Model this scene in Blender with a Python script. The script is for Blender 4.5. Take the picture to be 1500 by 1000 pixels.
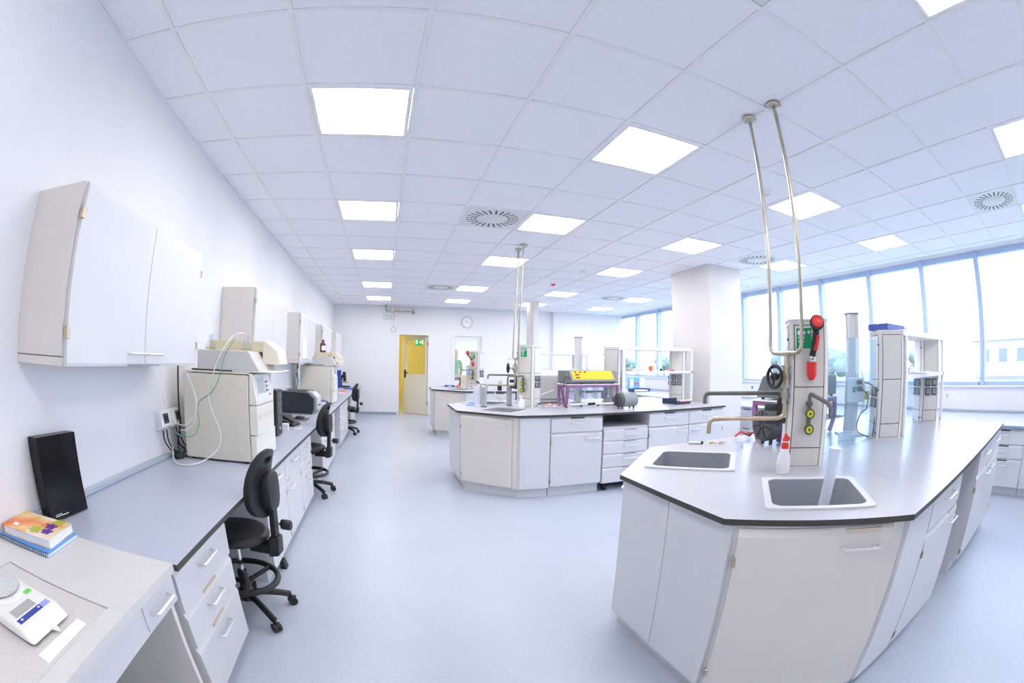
import bpy, bmesh, math, random
from mathutils import Vector, Matrix, Euler

random.seed(7)
SC = bpy.context.scene
COL = SC.collection
for _o in list(bpy.data.objects):
    bpy.data.objects.remove(_o)

H = 2.75      # ceiling height
T = 0.86      # island worktop height
B = 0.715     # wall bench height
PI = math.pi

# ------------------------------------------------------------------ camera
# full-frame fisheye lens, calibrated on the 0.6 m ceiling grid
cam_data = bpy.data.cameras.new('camera')
cam = bpy.data.objects.new('camera', cam_data)
COL.objects.link(cam)
cam.location = (1.4804, -1.3601, 1.3629)
cam.rotation_euler = Euler((1.61909, -0.01533, -0.27512), 'XYZ')
cam_data.type = 'PANO'
cam_data.sensor_fit = 'HORIZONTAL'
cam_data.sensor_width = 36.0
cam_data.sensor_height = 24.0
cam_data.clip_start = 0.02
cam_data.clip_end = 500
_holder = cam_data if hasattr(cam_data, 'panorama_type') else cam_data.cycles
_holder.panorama_type = 'FISHEYE_LENS_POLYNOMIAL'
_holder.fisheye_fov = math.radians(200)
_holder.fisheye_polynomial_k0 = 0.0
_holder.fisheye_polynomial_k1 = -1.51981 / 24.0
_holder.fisheye_polynomial_k2 = 0.0
_holder.fisheye_polynomial_k3 = -0.20247 / 24.0 ** 3
_holder.fisheye_polynomial_k4 = 0.0
SC.camera = cam

# ------------------------------------------------------------------ sky and exposure
SKY = 6.0
world = bpy.data.worlds.new('sky')
SC.world = world
world.use_nodes = True
_nt = world.node_tree
_nt.nodes.clear()
_out = _nt.nodes.new('ShaderNodeOutputWorld')
_bg = _nt.nodes.new('ShaderNodeBackground')
_tc = _nt.nodes.new('ShaderNodeTexCoord')
_sep = _nt.nodes.new('ShaderNodeSeparateXYZ')
_ramp = _nt.nodes.new('ShaderNodeValToRGB')
_ramp.color_ramp.elements[0].position = 0.0
_ramp.color_ramp.elements[0].color = (0.72, 0.80, 1.0, 1)
_ramp.color_ramp.elements[1].position = 1.0
_ramp.color_ramp.elements[1].color = (0.62, 0.73, 1.0, 1)
_nt.links.new(_tc.outputs['Generated'], _sep.inputs[0])
_nt.links.new(_sep.outputs['Z'], _ramp.inputs[0])
_nt.links.new(_ramp.outputs[0], _bg.inputs['Color'])
_bg.inputs['Strength'].default_value = SKY
_nt.links.new(_bg.outputs[0], _out.inputs['Surface'])

LAMP = 17.5     # emission of the ceiling panels
SC.view_settings.view_transform = 'Standard'
SC.view_settings.look = 'None'
SC.view_settings.gamma = 1.0
SC.view_settings.use_curve_mapping = False
SC.view_settings.exposure = 0.0
SC.cycles.use_denoising = True
SC.cycles.max_bounces = 10
SC.cycles.diffuse_bounces = 6
SC.cycles.transparent_max_bounces = 24
SC.cycles.caustics_reflective = False
SC.cycles.caustics_refractive = False

# ------------------------------------------------------------------ materials
_mats = {}
def mat(name, col, rough=0.5, metal=0.0, spec=0.5, var=0.0, scale=18.0, bump=0.0, bscale=None,
        emit=0.0, alpha=1.0, coat=0.0, trans=0.0):
    if name in _mats:
        return _mats[name]
    m = bpy.data.materials.new(name)
    m.use_nodes = True
    nt = m.node_tree
    p = nt.nodes['Principled BSDF']
    c4 = (col[0], col[1], col[2], 1)
    p.inputs['Base Color'].default_value = c4
    p.inputs['Roughness'].default_value = rough
    p.inputs['Metallic'].default_value = metal
    p.inputs['Specular IOR Level'].default_value = spec
    p.inputs['Coat Weight'].default_value = coat
    p.inputs['Transmission Weight'].default_value = trans
    p.inputs['Alpha'].default_value = alpha
    if emit > 0:
        p.inputs['Emission Color'].default_value = c4
        p.inputs['Emission Strength'].default_value = emit
    if var > 0 or bump > 0:
        tc = nt.nodes.new('ShaderNodeTexCoord')
        n = nt.nodes.new('ShaderNodeTexNoise')
        n.inputs['Scale'].default_value = scale
        n.inputs['Detail'].default_value = 5
        nt.links.new(tc.outputs['Object'], n.inputs['Vector'])
        if var > 0:
            r = nt.nodes.new('ShaderNodeValToRGB')
            r.color_ramp.elements[0].position = 0.3
            r.color_ramp.elements[1].position = 0.7
            r.color_ramp.elements[0].color = tuple(max(0, v * (1 - var)) for v in col) + (1,)
            r.color_ramp.elements[1].color = tuple(min(1, v * (1 + var)) for v in col) + (1,)
            nt.links.new(n.outputs['Fac'], r.inputs[0])
            nt.links.new(r.outputs[0], p.inputs['Base Color'])
        if bump > 0:
            n2 = n
            if bscale:
                n2 = nt.nodes.new('ShaderNodeTexNoise')
                n2.inputs['Scale'].default_value = bscale
                nt.links.new(tc.outputs['Object'], n2.inputs['Vector'])
            b = nt.nodes.new('ShaderNodeBump')
            b.inputs['Strength'].default_value = bump
            b.inputs['Distance'].default_value = 0.01
            nt.links.new(n2.outputs['Fac'], b.inputs['Height'])
            nt.links.new(b.outputs[0], p.inputs['Normal'])
    _mats[name] = m
    return m

def glass_mat(name, tint, refl=0.9, ior=1.45, rough=0.0, body=0.0, bodycol=(0.8, 0.9, 1)):
    m = bpy.data.materials.new(name)
    m.use_nodes = True
    nt = m.node_tree
    nt.nodes.clear()
    o = nt.nodes.new('ShaderNodeOutputMaterial')
    t = nt.nodes.new('ShaderNodeBsdfTransparent')
    t.inputs[0].default_value = (tint[0], tint[1], tint[2], 1)
    g = nt.nodes.new('ShaderNodeBsdfGlossy')
    g.inputs['Roughness'].default_value = rough
    g.inputs['Color'].default_value = (refl, refl, refl, 1)
    f = nt.nodes.new('ShaderNodeFresnel')
    f.inputs['IOR'].default_value = ior
    mx = nt.nodes.new('ShaderNodeMixShader')
    ge = nt.nodes.new('ShaderNodeNewGeometry')
    sb = nt.nodes.new('ShaderNodeMath'); sb.operation = 'SUBTRACT'; sb.inputs[0].default_value = 1.0
    ml = nt.nodes.new('ShaderNodeMath'); ml.operation = 'MULTIPLY'
    nt.links.new(ge.outputs['Backfacing'], sb.inputs[1])
    nt.links.new(f.outputs[0], ml.inputs[0])
    nt.links.new(sb.outputs[0], ml.inputs[1])
    nt.links.new(ml.outputs[0], mx.inputs[0])
    nt.links.new(t.outputs[0], mx.inputs[1])
    nt.links.new(g.outputs[0], mx.inputs[2])
    last = mx
    if body > 0:
        d = nt.nodes.new('ShaderNodeBsdfDiffuse')
        d.inputs[0].default_value = (bodycol[0], bodycol[1], bodycol[2], 1)
        m2 = nt.nodes.new('ShaderNodeMixShader')
        m2.inputs[0].default_value = body
        nt.links.new(mx.outputs[0], m2.inputs[1])
        nt.links.new(d.outputs[0], m2.inputs[2])
        last = m2
    nt.links.new(last.outputs[0], o.inputs[0])
    _mats[name] = m
    return m

WALL = mat('wall_paint', (0.80, 0.80, 0.82), 0.85, var=0.015, scale=3, bump=0.05, bscale=160)
TILE = mat('ceiling_tile', (0.90, 0.90, 0.95), 0.9, var=0.02, scale=40, bump=0.06, bscale=120)
TBAR = mat('ceiling_bar', (0.86, 0.86, 0.87), 0.5)
LAM = mat('white_laminate', (0.67, 0.67, 0.69), 0.38, var=0.012, scale=6, bump=0.02, bscale=300)
LAMSH = mat('warm_shade_laminate', (0.73, 0.69, 0.645), 0.42, var=0.02, scale=6)  # white laminate turned from the windows, its warm shade put into the colour
EDGE = mat('beige_edge', (0.66, 0.58, 0.47), 0.5)
TOPM = mat('grey_worktop', (0.47, 0.505, 0.61), 0.30, var=0.03, scale=60)
TOPL = mat('pale_worktop', (0.47, 0.48, 0.53), 0.28, var=0.02, scale=60)
CORE = mat('dark_core', (0.055, 0.048, 0.04), 0.45)
DARK = mat('dark_gap', (0.03, 0.03, 0.032), 0.6)
METAL = mat('brushed_steel', (0.80, 0.79, 0.77), 0.38, metal=0.75, var=0.05, scale=90)
CHROME = mat('chrome', (0.83, 0.83, 0.84), 0.12, metal=1.0)
BRASS = mat('aged_nickel', (0.60, 0.50, 0.36), 0.32, metal=1.0, var=0.2, scale=14)
PIPEM = mat('steel_pipe', (0.50, 0.46, 0.38), 0.3, metal=1.0, var=0.15, scale=10)
ALU = mat('aluminium_profile', (0.76, 0.77, 0.78), 0.4, metal=0.4)
BLACK = mat('black_plastic', (0.012, 0.012, 0.013), 0.42, var=0.2, scale=40)
PUBLK = mat('black_foam', (0.013, 0.013, 0.014), 0.45, bump=0.1, bscale=220)
GREYT = mat('grey_tap_coating', (0.15, 0.145, 0.125), 0.38, var=0.15, scale=20)
DGREY = mat('dark_grey_plastic', (0.075, 0.08, 0.085), 0.5)
MGREY = mat('mid_grey_plastic', (0.27, 0.29, 0.31), 0.5, var=0.05)
SINK = mat('grey_sink', (0.31, 0.325, 0.365), 0.42, var=0.06, scale=80)
SINKR = mat('lit_sink_rim', (0.66, 0.67, 0.69), 0.35)  # sink grey made paler for the rim, the light on it put into the colour
CREAM = mat('cream_plastic', (0.72, 0.685, 0.58), 0.45, var=0.02, scale=10)
CREAML = mat('light_cream_plastic', (0.80, 0.78, 0.70), 0.42)
OLIVE = mat('warm_cream_plastic', (0.66, 0.60, 0.42), 0.5)
PGREY = mat('pale_grey_plastic', (0.60, 0.59, 0.575), 0.45)
WHITE = mat('white_plastic', (0.85, 0.85, 0.85), 0.35)
PAPER = mat('white_paper', (0.88, 0.87, 0.87), 0.8, var=0.02, scale=30)
RED = mat('red_plastic', (0.72, 0.03, 0.03), 0.35)
BLUE = mat('blue_plastic', (0.03, 0.08, 0.42), 0.4)
LBLUE = mat('light_blue_plastic', (0.20, 0.50, 0.85), 0.45)
NAVY = mat('navy_plastic', (0.015, 0.025, 0.075), 0.4)
GREEN = mat('sign_green', (0.0, 0.33, 0.10), 0.4)
LGREEN = mat('label_green', (0.12, 0.62, 0.06), 0.5)
YELLOW = mat('panel_yellow', (0.70, 0.60, 0.012), 0.4)
ORANGE = mat('orange_plastic', (0.85, 0.25, 0.04), 0.45)
PURPLE = mat('purple_frame', (0.30, 0.125, 0.30), 0.4)
AMBER = mat('amber_glass', (0.10, 0.035, 0.012), 0.12, coat=0.4)
GLASS = glass_mat('clear_glass', (0.93, 0.96, 0.97), ior=1.35)
PANE = glass_mat('window_glass', (0.95, 0.98, 1.0), ior=1.2)
VESSEL = glass_mat('vessel_glass', (0.90, 0.935, 0.97), ior=1.55, body=0.05, bodycol=(0.6, 0.7, 0.85))
FROST = glass_mat('frosted_plastic', (0.85, 0.88, 0.92), ior=1.4, rough=0.2, body=0.6, bodycol=(0.85, 0.88, 0.95))
MILKY = mat('milky_plastic', (0.86, 0.87, 0.90), 0.4, trans=0.15)
SHEET = glass_mat('blue_tint_glass', (0.82, 0.92, 0.985), ior=1.42, body=0.04)

# ------------------------------------------------------------------ mesh helpers
class MB:
    """collects shapes; build() links them as one mesh object"""
    def __init__(self):
        self.v, self.f, self.mi = [], [], []
        self.m = 0
    def add(self, vs, fs):
        o = len(self.v)
        self.v += [tuple(p) for p in vs]
        for f in fs:
            self.f.append([i + o for i in f])
            self.mi.append(self.m)
        return self
    def box(self, x0, y0, z0, x1, y1, z1):
        x0, x1 = min(x0, x1), max(x0, x1)
        y0, y1 = min(y0, y1), max(y0, y1)
        z0, z1 = min(z0, z1), max(z0, z1)
        v = [(x0, y0, z0), (x1, y0, z0), (x1, y1, z0), (x0, y1, z0), (x0, y0, z1), (x1, y0, z1), (x1, y1, z1), (x0, y1, z1)]
        return self.add(v, [(0, 3, 2, 1), (4, 5, 6, 7), (0, 1, 5, 4), (1, 2, 6, 5), (2, 3, 7, 6), (3, 0, 4, 7)])
    def hexa(self, lo, hi):
        """two quads (4 points each, counter-clockwise seen from above) joined to a solid"""
        return self.add(list(lo) + list(hi), [(0, 3, 2, 1), (4, 5, 6, 7), (0, 1, 5, 4), (1, 2, 6, 5), (2, 3, 7, 6), (3, 0, 4, 7)])
    def prism(self, poly, z0, z1):
        n = len(poly)
        v = [(x, y, z0) for x, y in poly] + [(x, y, z1) for x, y in poly]
        f = [tuple(reversed(range(n))), tuple(range(n, 2 * n))]
        f += [(i, (i + 1) % n, n + (i + 1) % n, n + i) for i in range(n)]
        return self.add(v, f)
    def extrude(self, poly, a, b, axis):
        """poly in the plane perpendicular to axis ('x' -> (y,z), 'y' -> (x,z)), solid from a to b"""
        n = len(poly)
        g = (lambda p, t: (t, p[0], p[1])) if axis == 'x' else (lambda p, t: (p[0], t, p[1]))
        v = [g(p, a) for p in poly] + [g(p, b) for p in poly]
        f = [tuple(range(n)), tuple(reversed(range(n, 2 * n)))]
        f += [(i, n + i, n + (i + 1) % n, (i + 1) % n) for i in range(n)]
        return self.add(v, f)
    def tube(self, pts, r, n=10, closed=False, rr=None):
        pts = [Vector(p) for p in pts]
        k = len(pts)
        tan = []
        for i in range(k):
            a = pts[(i - 1) % k] if (closed or i > 0) else pts[i]
            b = pts[(i + 1) % k] if (closed or i < k - 1) else pts[i]
            t = (b - a)
            tan.append(t.normalized() if t.length > 1e-9 else Vector((0, 0, 1)))
        ref = Vector((0, 0, 1)) if abs(tan[0].z) < 0.9 else Vector((1, 0, 0))
        u = tan[0].cross(ref).normalized()
        vs = []
        for i in range(k):
            u = (u - tan[i] * u.dot(tan[i]))
            u = u.normalized() if u.length > 1e-9 else tan[i].orthogonal().normalized()
            w = tan[i].cross(u)
            rad = rr[i] if rr else r
            for j in range(n):
                a = 2 * PI * j / n
                vs.append(pts[i] + (u * math.cos(a) + w * math.sin(a)) * rad)
        fs = []
        for i in range(k if closed else k - 1):
            i2 = (i + 1) % k
            for j in range(n):
                j2 = (j + 1) % n
                fs.append((i * n + j, i * n + j2, i2 * n + j2, i2 * n + j))
        if not closed:
            fs.append(tuple(reversed(range(n))))
            fs.append(tuple(range((k - 1) * n, k * n)))
        return self.add(vs, fs)
    def cyl(self, p0, p1, r, n=16, r1=None):
        return self.tube([p0, p1], r, n, rr=[r, r if r1 is None else r1])
    def lathe(self, prof, n=20, o=(0, 0, 0), axis='z'):
        """profile [(radius, height)] turned about an axis through o; ends with radius 0 are closed"""
        vs, fs = [], []
        k = len(prof)
        for r, h in prof:
            for j in range(n):
                a = 2 * PI * j / n
                c, s = r * math.cos(a), r * math.sin(a)
                p = (c, s, h) if axis == 'z' else ((h, c, s) if axis == 'x' else (s, h, c))
                vs.append((p[0] + o[0], p[1] + o[1], p[2] + o[2]))
        for i in range(k - 1):
            for j in range(n):
                j2 = (j + 1) % n
                fs.append((i * n + j, i * n + j2, (i + 1) * n + j2, (i + 1) * n + j))
        if prof[0][0] > 1e-6:
            fs.append(tuple(reversed(range(n))))
        if prof[-1][0] > 1e-6:
            fs.append(tuple(range((k - 1) * n, k * n)))
        return self.add(vs, fs)
    def shell(self, prof, n=20, o=(0, 0, 0)):
        """lathe without end caps (open vessel)"""
        vs, fs = [], []
        k = len(prof)
        for r, h in prof:
            for j in range(n):
                a = 2 * PI * j / n
                vs.append((r * math.cos(a) + o[0], r * math.sin(a) + o[1], h + o[2]))
        for i in range(k - 1):
            for j in range(n):
                j2 = (j + 1) % n
                fs.append((i * n + j, i * n + j2, (i + 1) * n + j2, (i + 1) * n + j))
        return self.add(vs, fs)
    def ball(self, c, rx, ry=None, rz=None, n=14, m=9):
        ry = rx if ry is None else ry
        rz = rx if rz is None else rz
        prof = [(math.sin(PI * i / m), -math.cos(PI * i / m)) for i in range(m + 1)]
        o = len(self.v)
        self.lathe([(max(r, 1e-5), h) for r, h in prof], n)
        for i in range(o, len(self.v)):
            x, y, z = self.v[i]
            self.v[i] = (c[0] + x * rx, c[1] + y * ry, c[2] + z * rz)
        return self
    def xform(self, M, start=0):
        for i in range(start, len(self.v)):
            self.v[i] = tuple(M @ Vector(self.v[i]))
        return self
    def build(self, name, mats, parent=None, bevel=0.0, smooth=False, seg=1, sharp=35):
        me = bpy.data.meshes.new(name)
        me.from_pydata(self.v, [], self.f)
        if not isinstance(mats, (list, tuple)):
            mats = [mats]
        for m in mats:
            me.materials.append(m)
        if len(mats) > 1:
            me.polygons.foreach_set('material_index', self.mi)
        bm = bmesh.new()
        bm.from_mesh(me)
        bmesh.ops.remove_doubles(bm, verts=bm.verts, dist=1e-6)
        bmesh.ops.recalc_face_normals(bm, faces=bm.faces)
        if bevel > 0:
            es = [e for e in bm.edges if e.is_manifold and e.calc_face_angle(0) > 0.5]
            bmesh.ops.bevel(bm, geom=es, offset=bevel, segments=seg, affect='EDGES', clamp_overlap=True, profile=0.6)
        bm.to_mesh(me)
        bm.free()
        if smooth:
            me.polygons.foreach_set('use_smooth', [True] * len(me.polygons))
            me.set_sharp_from_angle(angle=math.radians(sharp))
        me.update()
        o = bpy.data.objects.new(name, me)
        COL.objects.link(o)
        if parent is not None:
            o.parent = parent
        return o

def bend(pts, rad, seg=5):
    """round the inner corners of a polyline"""
    pts = [Vector(p) for p in pts]
    out = [pts[0]]
    for i in range(1, len(pts) - 1):
        a, b, c = pts[i - 1], pts[i], pts[i + 1]
        r = min(rad, (a - b).length * 0.49, (c - b).length * 0.49)
        p0 = b + (a - b).normalized() * r
        p1 = b + (c - b).normalized() * r
        for k in range(seg + 1):
            t = k / seg
            out.append(p0 * (1 - t) ** 2 + b * 2 * t * (1 - t) + p1 * t ** 2)
    out.append(pts[-1])
    return out

def spline(pts, seg=6):
    """smooth curve through points (Catmull-Rom)"""
    P = [Vector(p) for p in pts]
    P = [P[0] * 2 - P[1]] + P + [P[-1] * 2 - P[-2]]
    out = []
    for i in range(1, len(P) - 2):
        for k in range(seg):
            t = k / seg
            a, b, c, d = P[i - 1], P[i], P[i + 1], P[i + 2]
            out.append(0.5 * ((2 * b) + (c - a) * t + (2 * a - 5 * b + 4 * c - d) * t * t + (3 * b - a - 3 * c + d) * t ** 3))
    out.append(P[-2])
    return out

def rrect(cx, cy, w, d, r, seg=4):
    """rounded rectangle, counter-clockwise"""
    pts = []
    for sx, sy, a0 in ((1, -1, -PI / 2), (1, 1, 0), (-1, 1, PI / 2), (-1, -1, PI)):
        for k in range(seg + 1):
            a = a0 + (PI / 2) * k / seg
            pts.append((cx + sx * (w / 2 - r) + r * math.cos(a), cy + sy * (d / 2 - r) + r * math.sin(a)))
    return pts

def plate(name, outer, holes, z0, z1, mats, parent=None, edge_index=1):
    """flat slab with holes; mats = [top, edge]"""
    bm = bmesh.new()
    loops = []
    for poly in [outer] + list(holes):
        vs = [bm.verts.new((x, y, z1)) for x, y in poly]
        es = [bm.edges.new((vs[i], vs[(i + 1) % len(vs)])) for i in range(len(vs))]
        loops.append((vs, es))
    bmesh.ops.triangle_fill(bm, edges=[e for _, es in loops for e in es], use_beauty=True, use_dissolve=False)
    top = list(bm.faces)
    low = {}
    for vs, _ in loops:
        for v in vs:
            low[v] = bm.verts.new((v.co.x, v.co.y, z0))
    for f in top:
        bm.faces.new([low[v] for v in reversed(f.verts)])
    for vs, _ in loops:
        n = len(vs)
        for i in range(n):
            a, b = vs[i], vs[(i + 1) % n]
            f = bm.faces.new((a, b, low[b], low[a]))
            f.material_index = edge_index
    bmesh.ops.recalc_face_normals(bm, faces=bm.faces)
    me = bpy.data.meshes.new(name)
    bm.to_mesh(me)
    bm.free()
    for m in mats:
        me.materials.append(m)
    o = bpy.data.objects.new(name, me)
    COL.objects.link(o)
    if parent is not None:
        o.parent = parent
    return o

# ------------------------------------------------------------------ object helpers
def tag(o, label, cat, group=None):
    o['label'] = label
    o['category'] = cat
    if group:
        o['group'] = group
    return o

def thing(name, label, cat, loc=(0, 0, 0), rz=0.0, group=None):
    o = bpy.data.objects.new(name, None)
    COL.objects.link(o)
    o.empty_display_size = 0.1
    o.location = loc
    o.rotation_euler = (0, 0, rz)
    return tag(o, label, cat, group)

def struct(o, label=None):
    o['kind'] = 'structure'
    if label:
        o['label'] = label
        o['category'] = o.name.split('_')[0].split('.')[0]
    return o

def sgroup(name, loc=(0, 0, 0), rz=0.0, label=None):
    o = bpy.data.objects.new(name, None)
    COL.objects.link(o)
    o.location = loc
    o.rotation_euler = (0, 0, rz)
    return struct(o, label)

def dup(root, loc, rz=None, label=None):
    """copy of a thing with its parts and sub-parts, sharing mesh data"""
    r = root.copy()
    COL.objects.link(r)
    r.location = loc
    if rz is not None:
        r.rotation_euler = (0, 0, rz)
    if label:
        r['label'] = label
    for ch in list(root.children):
        c = ch.copy()
        COL.objects.link(c)
        c.parent = r
        for g in list(ch.children):
            d = g.copy()
            COL.objects.link(d)
            d.parent = c
    return r

def instance(src, parent, loc, rz=None):
    o = src.copy()
    COL.objects.link(o)
    o.parent = parent
    o.location = loc
    if rz is not None:
        o.rotation_euler = (0, 0, rz)
    return o

# ================================================================== the setting
def make_floor_mat():
    m = bpy.data.materials.new('blue_grey_linoleum')
    m.use_nodes = True
    nt = m.node_tree
    p = nt.nodes['Principled BSDF']
    tc = nt.nodes.new('ShaderNodeTexCoord')
    n1 = nt.nodes.new('ShaderNodeTexNoise'); n1.inputs['Scale'].default_value = 60; n1.inputs['Detail'].default_value = 4
    n2 = nt.nodes.new('ShaderNodeTexNoise'); n2.inputs['Scale'].default_value = 1.4; n2.inputs['Detail'].default_value = 4
    r1 = nt.nodes.new('ShaderNodeValToRGB')
    r1.color_ramp.elements[0].position = 0.34; r1.color_ramp.elements[0].color = (0.45, 0.50, 0.59, 1)
    r1.color_ramp.elements[1].position = 0.66; r1.color_ramp.elements[1].color = (0.50, 0.55, 0.645, 1)
    r2 = nt.nodes.new('ShaderNodeValToRGB')
    r2.color_ramp.elements[0].position = 0.3; r2.color_ramp.elements[0].color = (0.93, 0.93, 0.93, 1)
    r2.color_ramp.elements[1].position = 0.7; r2.color_ramp.elements[1].color = (1, 1, 1, 1)
    mx = nt.nodes.new('ShaderNodeMix'); mx.data_type = 'RGBA'; mx.blend_type = 'MULTIPLY'; mx.inputs['Factor'].default_value = 1
    for n in (n1, n2):
        nt.links.new(tc.outputs['Object'], n.inputs['Vector'])
    nt.links.new(n1.outputs['Fac'], r1.inputs[0]); nt.links.new(n2.outputs['Fac'], r2.inputs[0])
    nt.links.new(r1.outputs[0], mx.inputs[6]); nt.links.new(r2.outputs[0], mx.inputs[7])
    nt.links.new(mx.outputs[2], p.inputs['Base Color'])
    p.inputs['Roughness'].default_value = 0.34
    p.inputs['Specular IOR Level'].default_value = 0.42
    return m
FLOORM = make_floor_mat()
YWALL = mat('corridor_lamplight_paint', (0.88, 0.78, 0.34), 0.8, var=0.02, scale=3)  # yellow of the corridor's tungsten light put into the wall colour
WINF = mat('window_aluminium', (0.46, 0.58, 0.78), 0.4, metal=0.1)  # bluish metal deepened, the backlit shade of the frames put into the colour
COLM = mat('column_paint', (0.70, 0.68, 0.675), 0.85, var=0.015, scale=3)
SKIRT = mat('blue_grey_skirting', (0.33, 0.38, 0.47), 0.4)
DOORM = mat('cream_door_paint', (0.80, 0.76, 0.64), 0.45)
FRAMEM = mat('white_frame_paint', (0.80, 0.80, 0.79), 0.45)

Y0, Y1, XW = -3.0, 10.0, 7.9
struct(MB().box(-0.2, Y0 - 0.2, -0.1, XW + 0.2, Y1, 0.0).build('floor', FLOORM), 'pale blue-grey linoleum laboratory floor')
struct(MB().box(1.0, Y1, -0.1, 5.4, 15.2, 0.0).build('floor_corridor', FLOORM), 'floor of the rooms behind the end wall')
struct(MB().box(-0.2, Y0 - 0.2, 0, 0, Y1 + 0.2, 2.9).build('wall_left', WALL), 'long plain white wall carrying the wall cabinets')
struct(MB().box(-0.2, Y0 - 0.2, 0, XW + 0.2, Y0, 2.9).build('wall_front', WALL), 'white wall behind the viewpoint')
# end wall with two door openings and a shallow step on the window side
D1 = (1.735, 2.475, 2.02)
D2 = (3.10, 3.90, 2.05)
w = MB()
w.box(0, Y1, 0, D1[0], Y1 + 0.14, 2.9)
w.box(D1[0], Y1, D1[2], D1[1], Y1 + 0.14, 2.9)
w.box(D1[1], Y1, 0, D2[0], Y1 + 0.14, 2.9)
w.box(D2[0], Y1, D2[2], D2[1], Y1 + 0.14, 2.9)
w.box(D2[1], Y1, 0, XW + 0.2, Y1 + 0.14, 2.9)
struct(w.build('wall_back', WALL), 'white end wall with the open door and the wall clock')
struct(MB().box(5.80, Y1 - 0.10, 0, XW, Y1, 2.9).build('trim_1', WALL), 'shallow white wall projection beside the far windows')
struct(MB().box(4.84, Y1 - 0.03, 0, 4.90, Y1, 2.75).build('trim_2', FRAMEM, bevel=0.004), 'thin white vertical trunking on the end wall')
w = MB()
w.box(0.0, Y1 - 0.012, 0, D1[0] - 0.06, Y1, 0.07)
w.box(D1[1] + 0.06, Y1 - 0.012, 0, D2[0] - 0.06, Y1, 0.07)
w.box(D2[1] + 0.06, Y1 - 0.012, 0, 5.8, Y1, 0.07)
struct(w.build('baseboard_back', SKIRT), 'blue-grey skirting along the end wall')
# window wall: parapet, head
struct(MB().box(XW, Y0 - 0.2, -0.1, XW + 0.22, Y1 + 0.2, 1.03).build('wall_right', WALL), 'low white parapet wall under the row of windows')
struct(MB().box(XW, Y0 - 0.2, 2.735, XW + 0.22, Y1 + 0.2, 2.9).build('trim_3', WALL), 'white lintel strip above the windows')
struct(MB().box(XW - 0.035, Y0, 1.022, XW + 0.0, Y1 - 0.1, 1.045).build('trim_4', FRAMEM, bevel=0.004), 'white window sill ledge along the parapet')
# columns
struct(MB().box(5.585, 3.31, 0, 6.25, 4.22, H + 0.1).build('column', COLM, bevel=0.01), 'broad white square column between island and windows')
struct(MB().box(4.64, 8.12, 0, 4.775, 8.62, H + 0.1).build('column', COLM, bevel=0.006), 'slim grey-white column behind the middle pillar')

# windows
WY = [9.90, 9.02, 7.99, 6.96, 5.93, 4.89, 3.90, 2.885, 1.85, 0.825, -0.18, -1.2, -2.2, -3.0]
WLAB = ['window bay beside the end wall', 'second window bay from the end wall', 'third window bay from the end wall', 'fourth window bay from the end wall, behind the column',
        'fifth window bay from the end wall, behind the column', 'window bay just past the broad column', 'second window bay past the broad column',
        'third window bay past the column, behind the near pillar', 'fourth window bay past the column, above the aluminium post',
        'fifth window bay past the column, behind the island shelf', 'sixth window bay past the column, at the picture edge', 'window bay beyond the picture edge', 'last window bay beyond the picture edge']
for i in range(len(WY) - 1):
    yb, ya = WY[i], WY[i + 1]
    g = sgroup('window_%d' % (i + 1), (XW + 0.02, (ya + yb) / 2, 1.03), 0, WLAB[i])
    h = (yb - ya) / 2
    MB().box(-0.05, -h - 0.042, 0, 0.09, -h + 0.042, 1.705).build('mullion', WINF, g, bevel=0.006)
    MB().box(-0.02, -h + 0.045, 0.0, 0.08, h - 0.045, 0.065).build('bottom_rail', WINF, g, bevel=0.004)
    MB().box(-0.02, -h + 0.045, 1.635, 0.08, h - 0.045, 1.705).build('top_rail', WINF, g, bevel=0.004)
    MB().box(0.02, -h + 0.028, 0.06, 0.03, h - 0.028, 1.65).build('pane', PANE, g)
    MB().box(-0.024, -h + 0.047, 0.008, -0.02, -h + 0.062, 0.06).build('drain_cap', DGREY, g)

# door frames, open leaf and closed glazed leaf
g = sgroup('door_1', (0, 0, 0), 0, 'open cream half-glazed door onto the yellow corridor')
f = MB()
f.box(D1[0] - 0.05, Y1 - 0.02, 0, D1[0], Y1 + 0.16, D1[2] + 0.05)
f.box(D1[1], Y1 - 0.02, 0, D1[1] + 0.06, Y1 + 0.16, D1[2] + 0.05)
f.box(D1[0], Y1 - 0.02, D1[2], D1[1], Y1 + 0.16, D1[2] + 0.05)
f.build('frame', FRAMEM, g)
leaf = bpy.data.objects.new('leaf', None); COL.objects.link(leaf); leaf.parent = g
leaf.location = (2.470, Y1 + 0.03, 0.01); leaf.rotation_euler = (0, 0, math.radians(-36))
lw = -0.725
MB().box(0, 0, 0, lw, 0.04, 0.96).build('door_panel', DOORM, leaf, bevel=0.003)
s = MB()
s.box(0, 0, 0.96, -0.075, 0.04, 2.0).box(lw, 0, 0.96, lw + 0.075, 0.04, 2.0).box(-0.075, 0, 1.92, lw + 0.075, 0.04, 2.0).box(-0.075, 0, 0.96, lw + 0.075, 0.04, 1.02)
s.build('stile', DOORM, leaf, bevel=0.003)
MB().box(-0.08, -0.006, 0.10, lw + 0.08, 0.0, 0.88).build('raised_panel', DOORM, leaf, bevel=0.005)
MB().box(-0.075, 0.015, 1.02, lw + 0.075, 0.022, 1.92).build('pane', PANE, leaf)
hb = MB().tube(bend([(lw + 0.04, 0.0, 1.05), (lw + 0.04, -0.055, 1.05), (lw + 0.16, -0.055, 1.05)], 0.02), 0.011)
hb.box(lw + 0.015, -0.008, 0.92, lw + 0.065, 0.0, 1.13)
hb.build('handle', BLACK, leaf, smooth=True)
for z in (0.25, 1.75):
    MB().cyl((0.006, -0.008, z), (0.006, -0.008, z + 0.10), 0.012, 10).build('hinge', DGREY, leaf, smooth=True)

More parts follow.
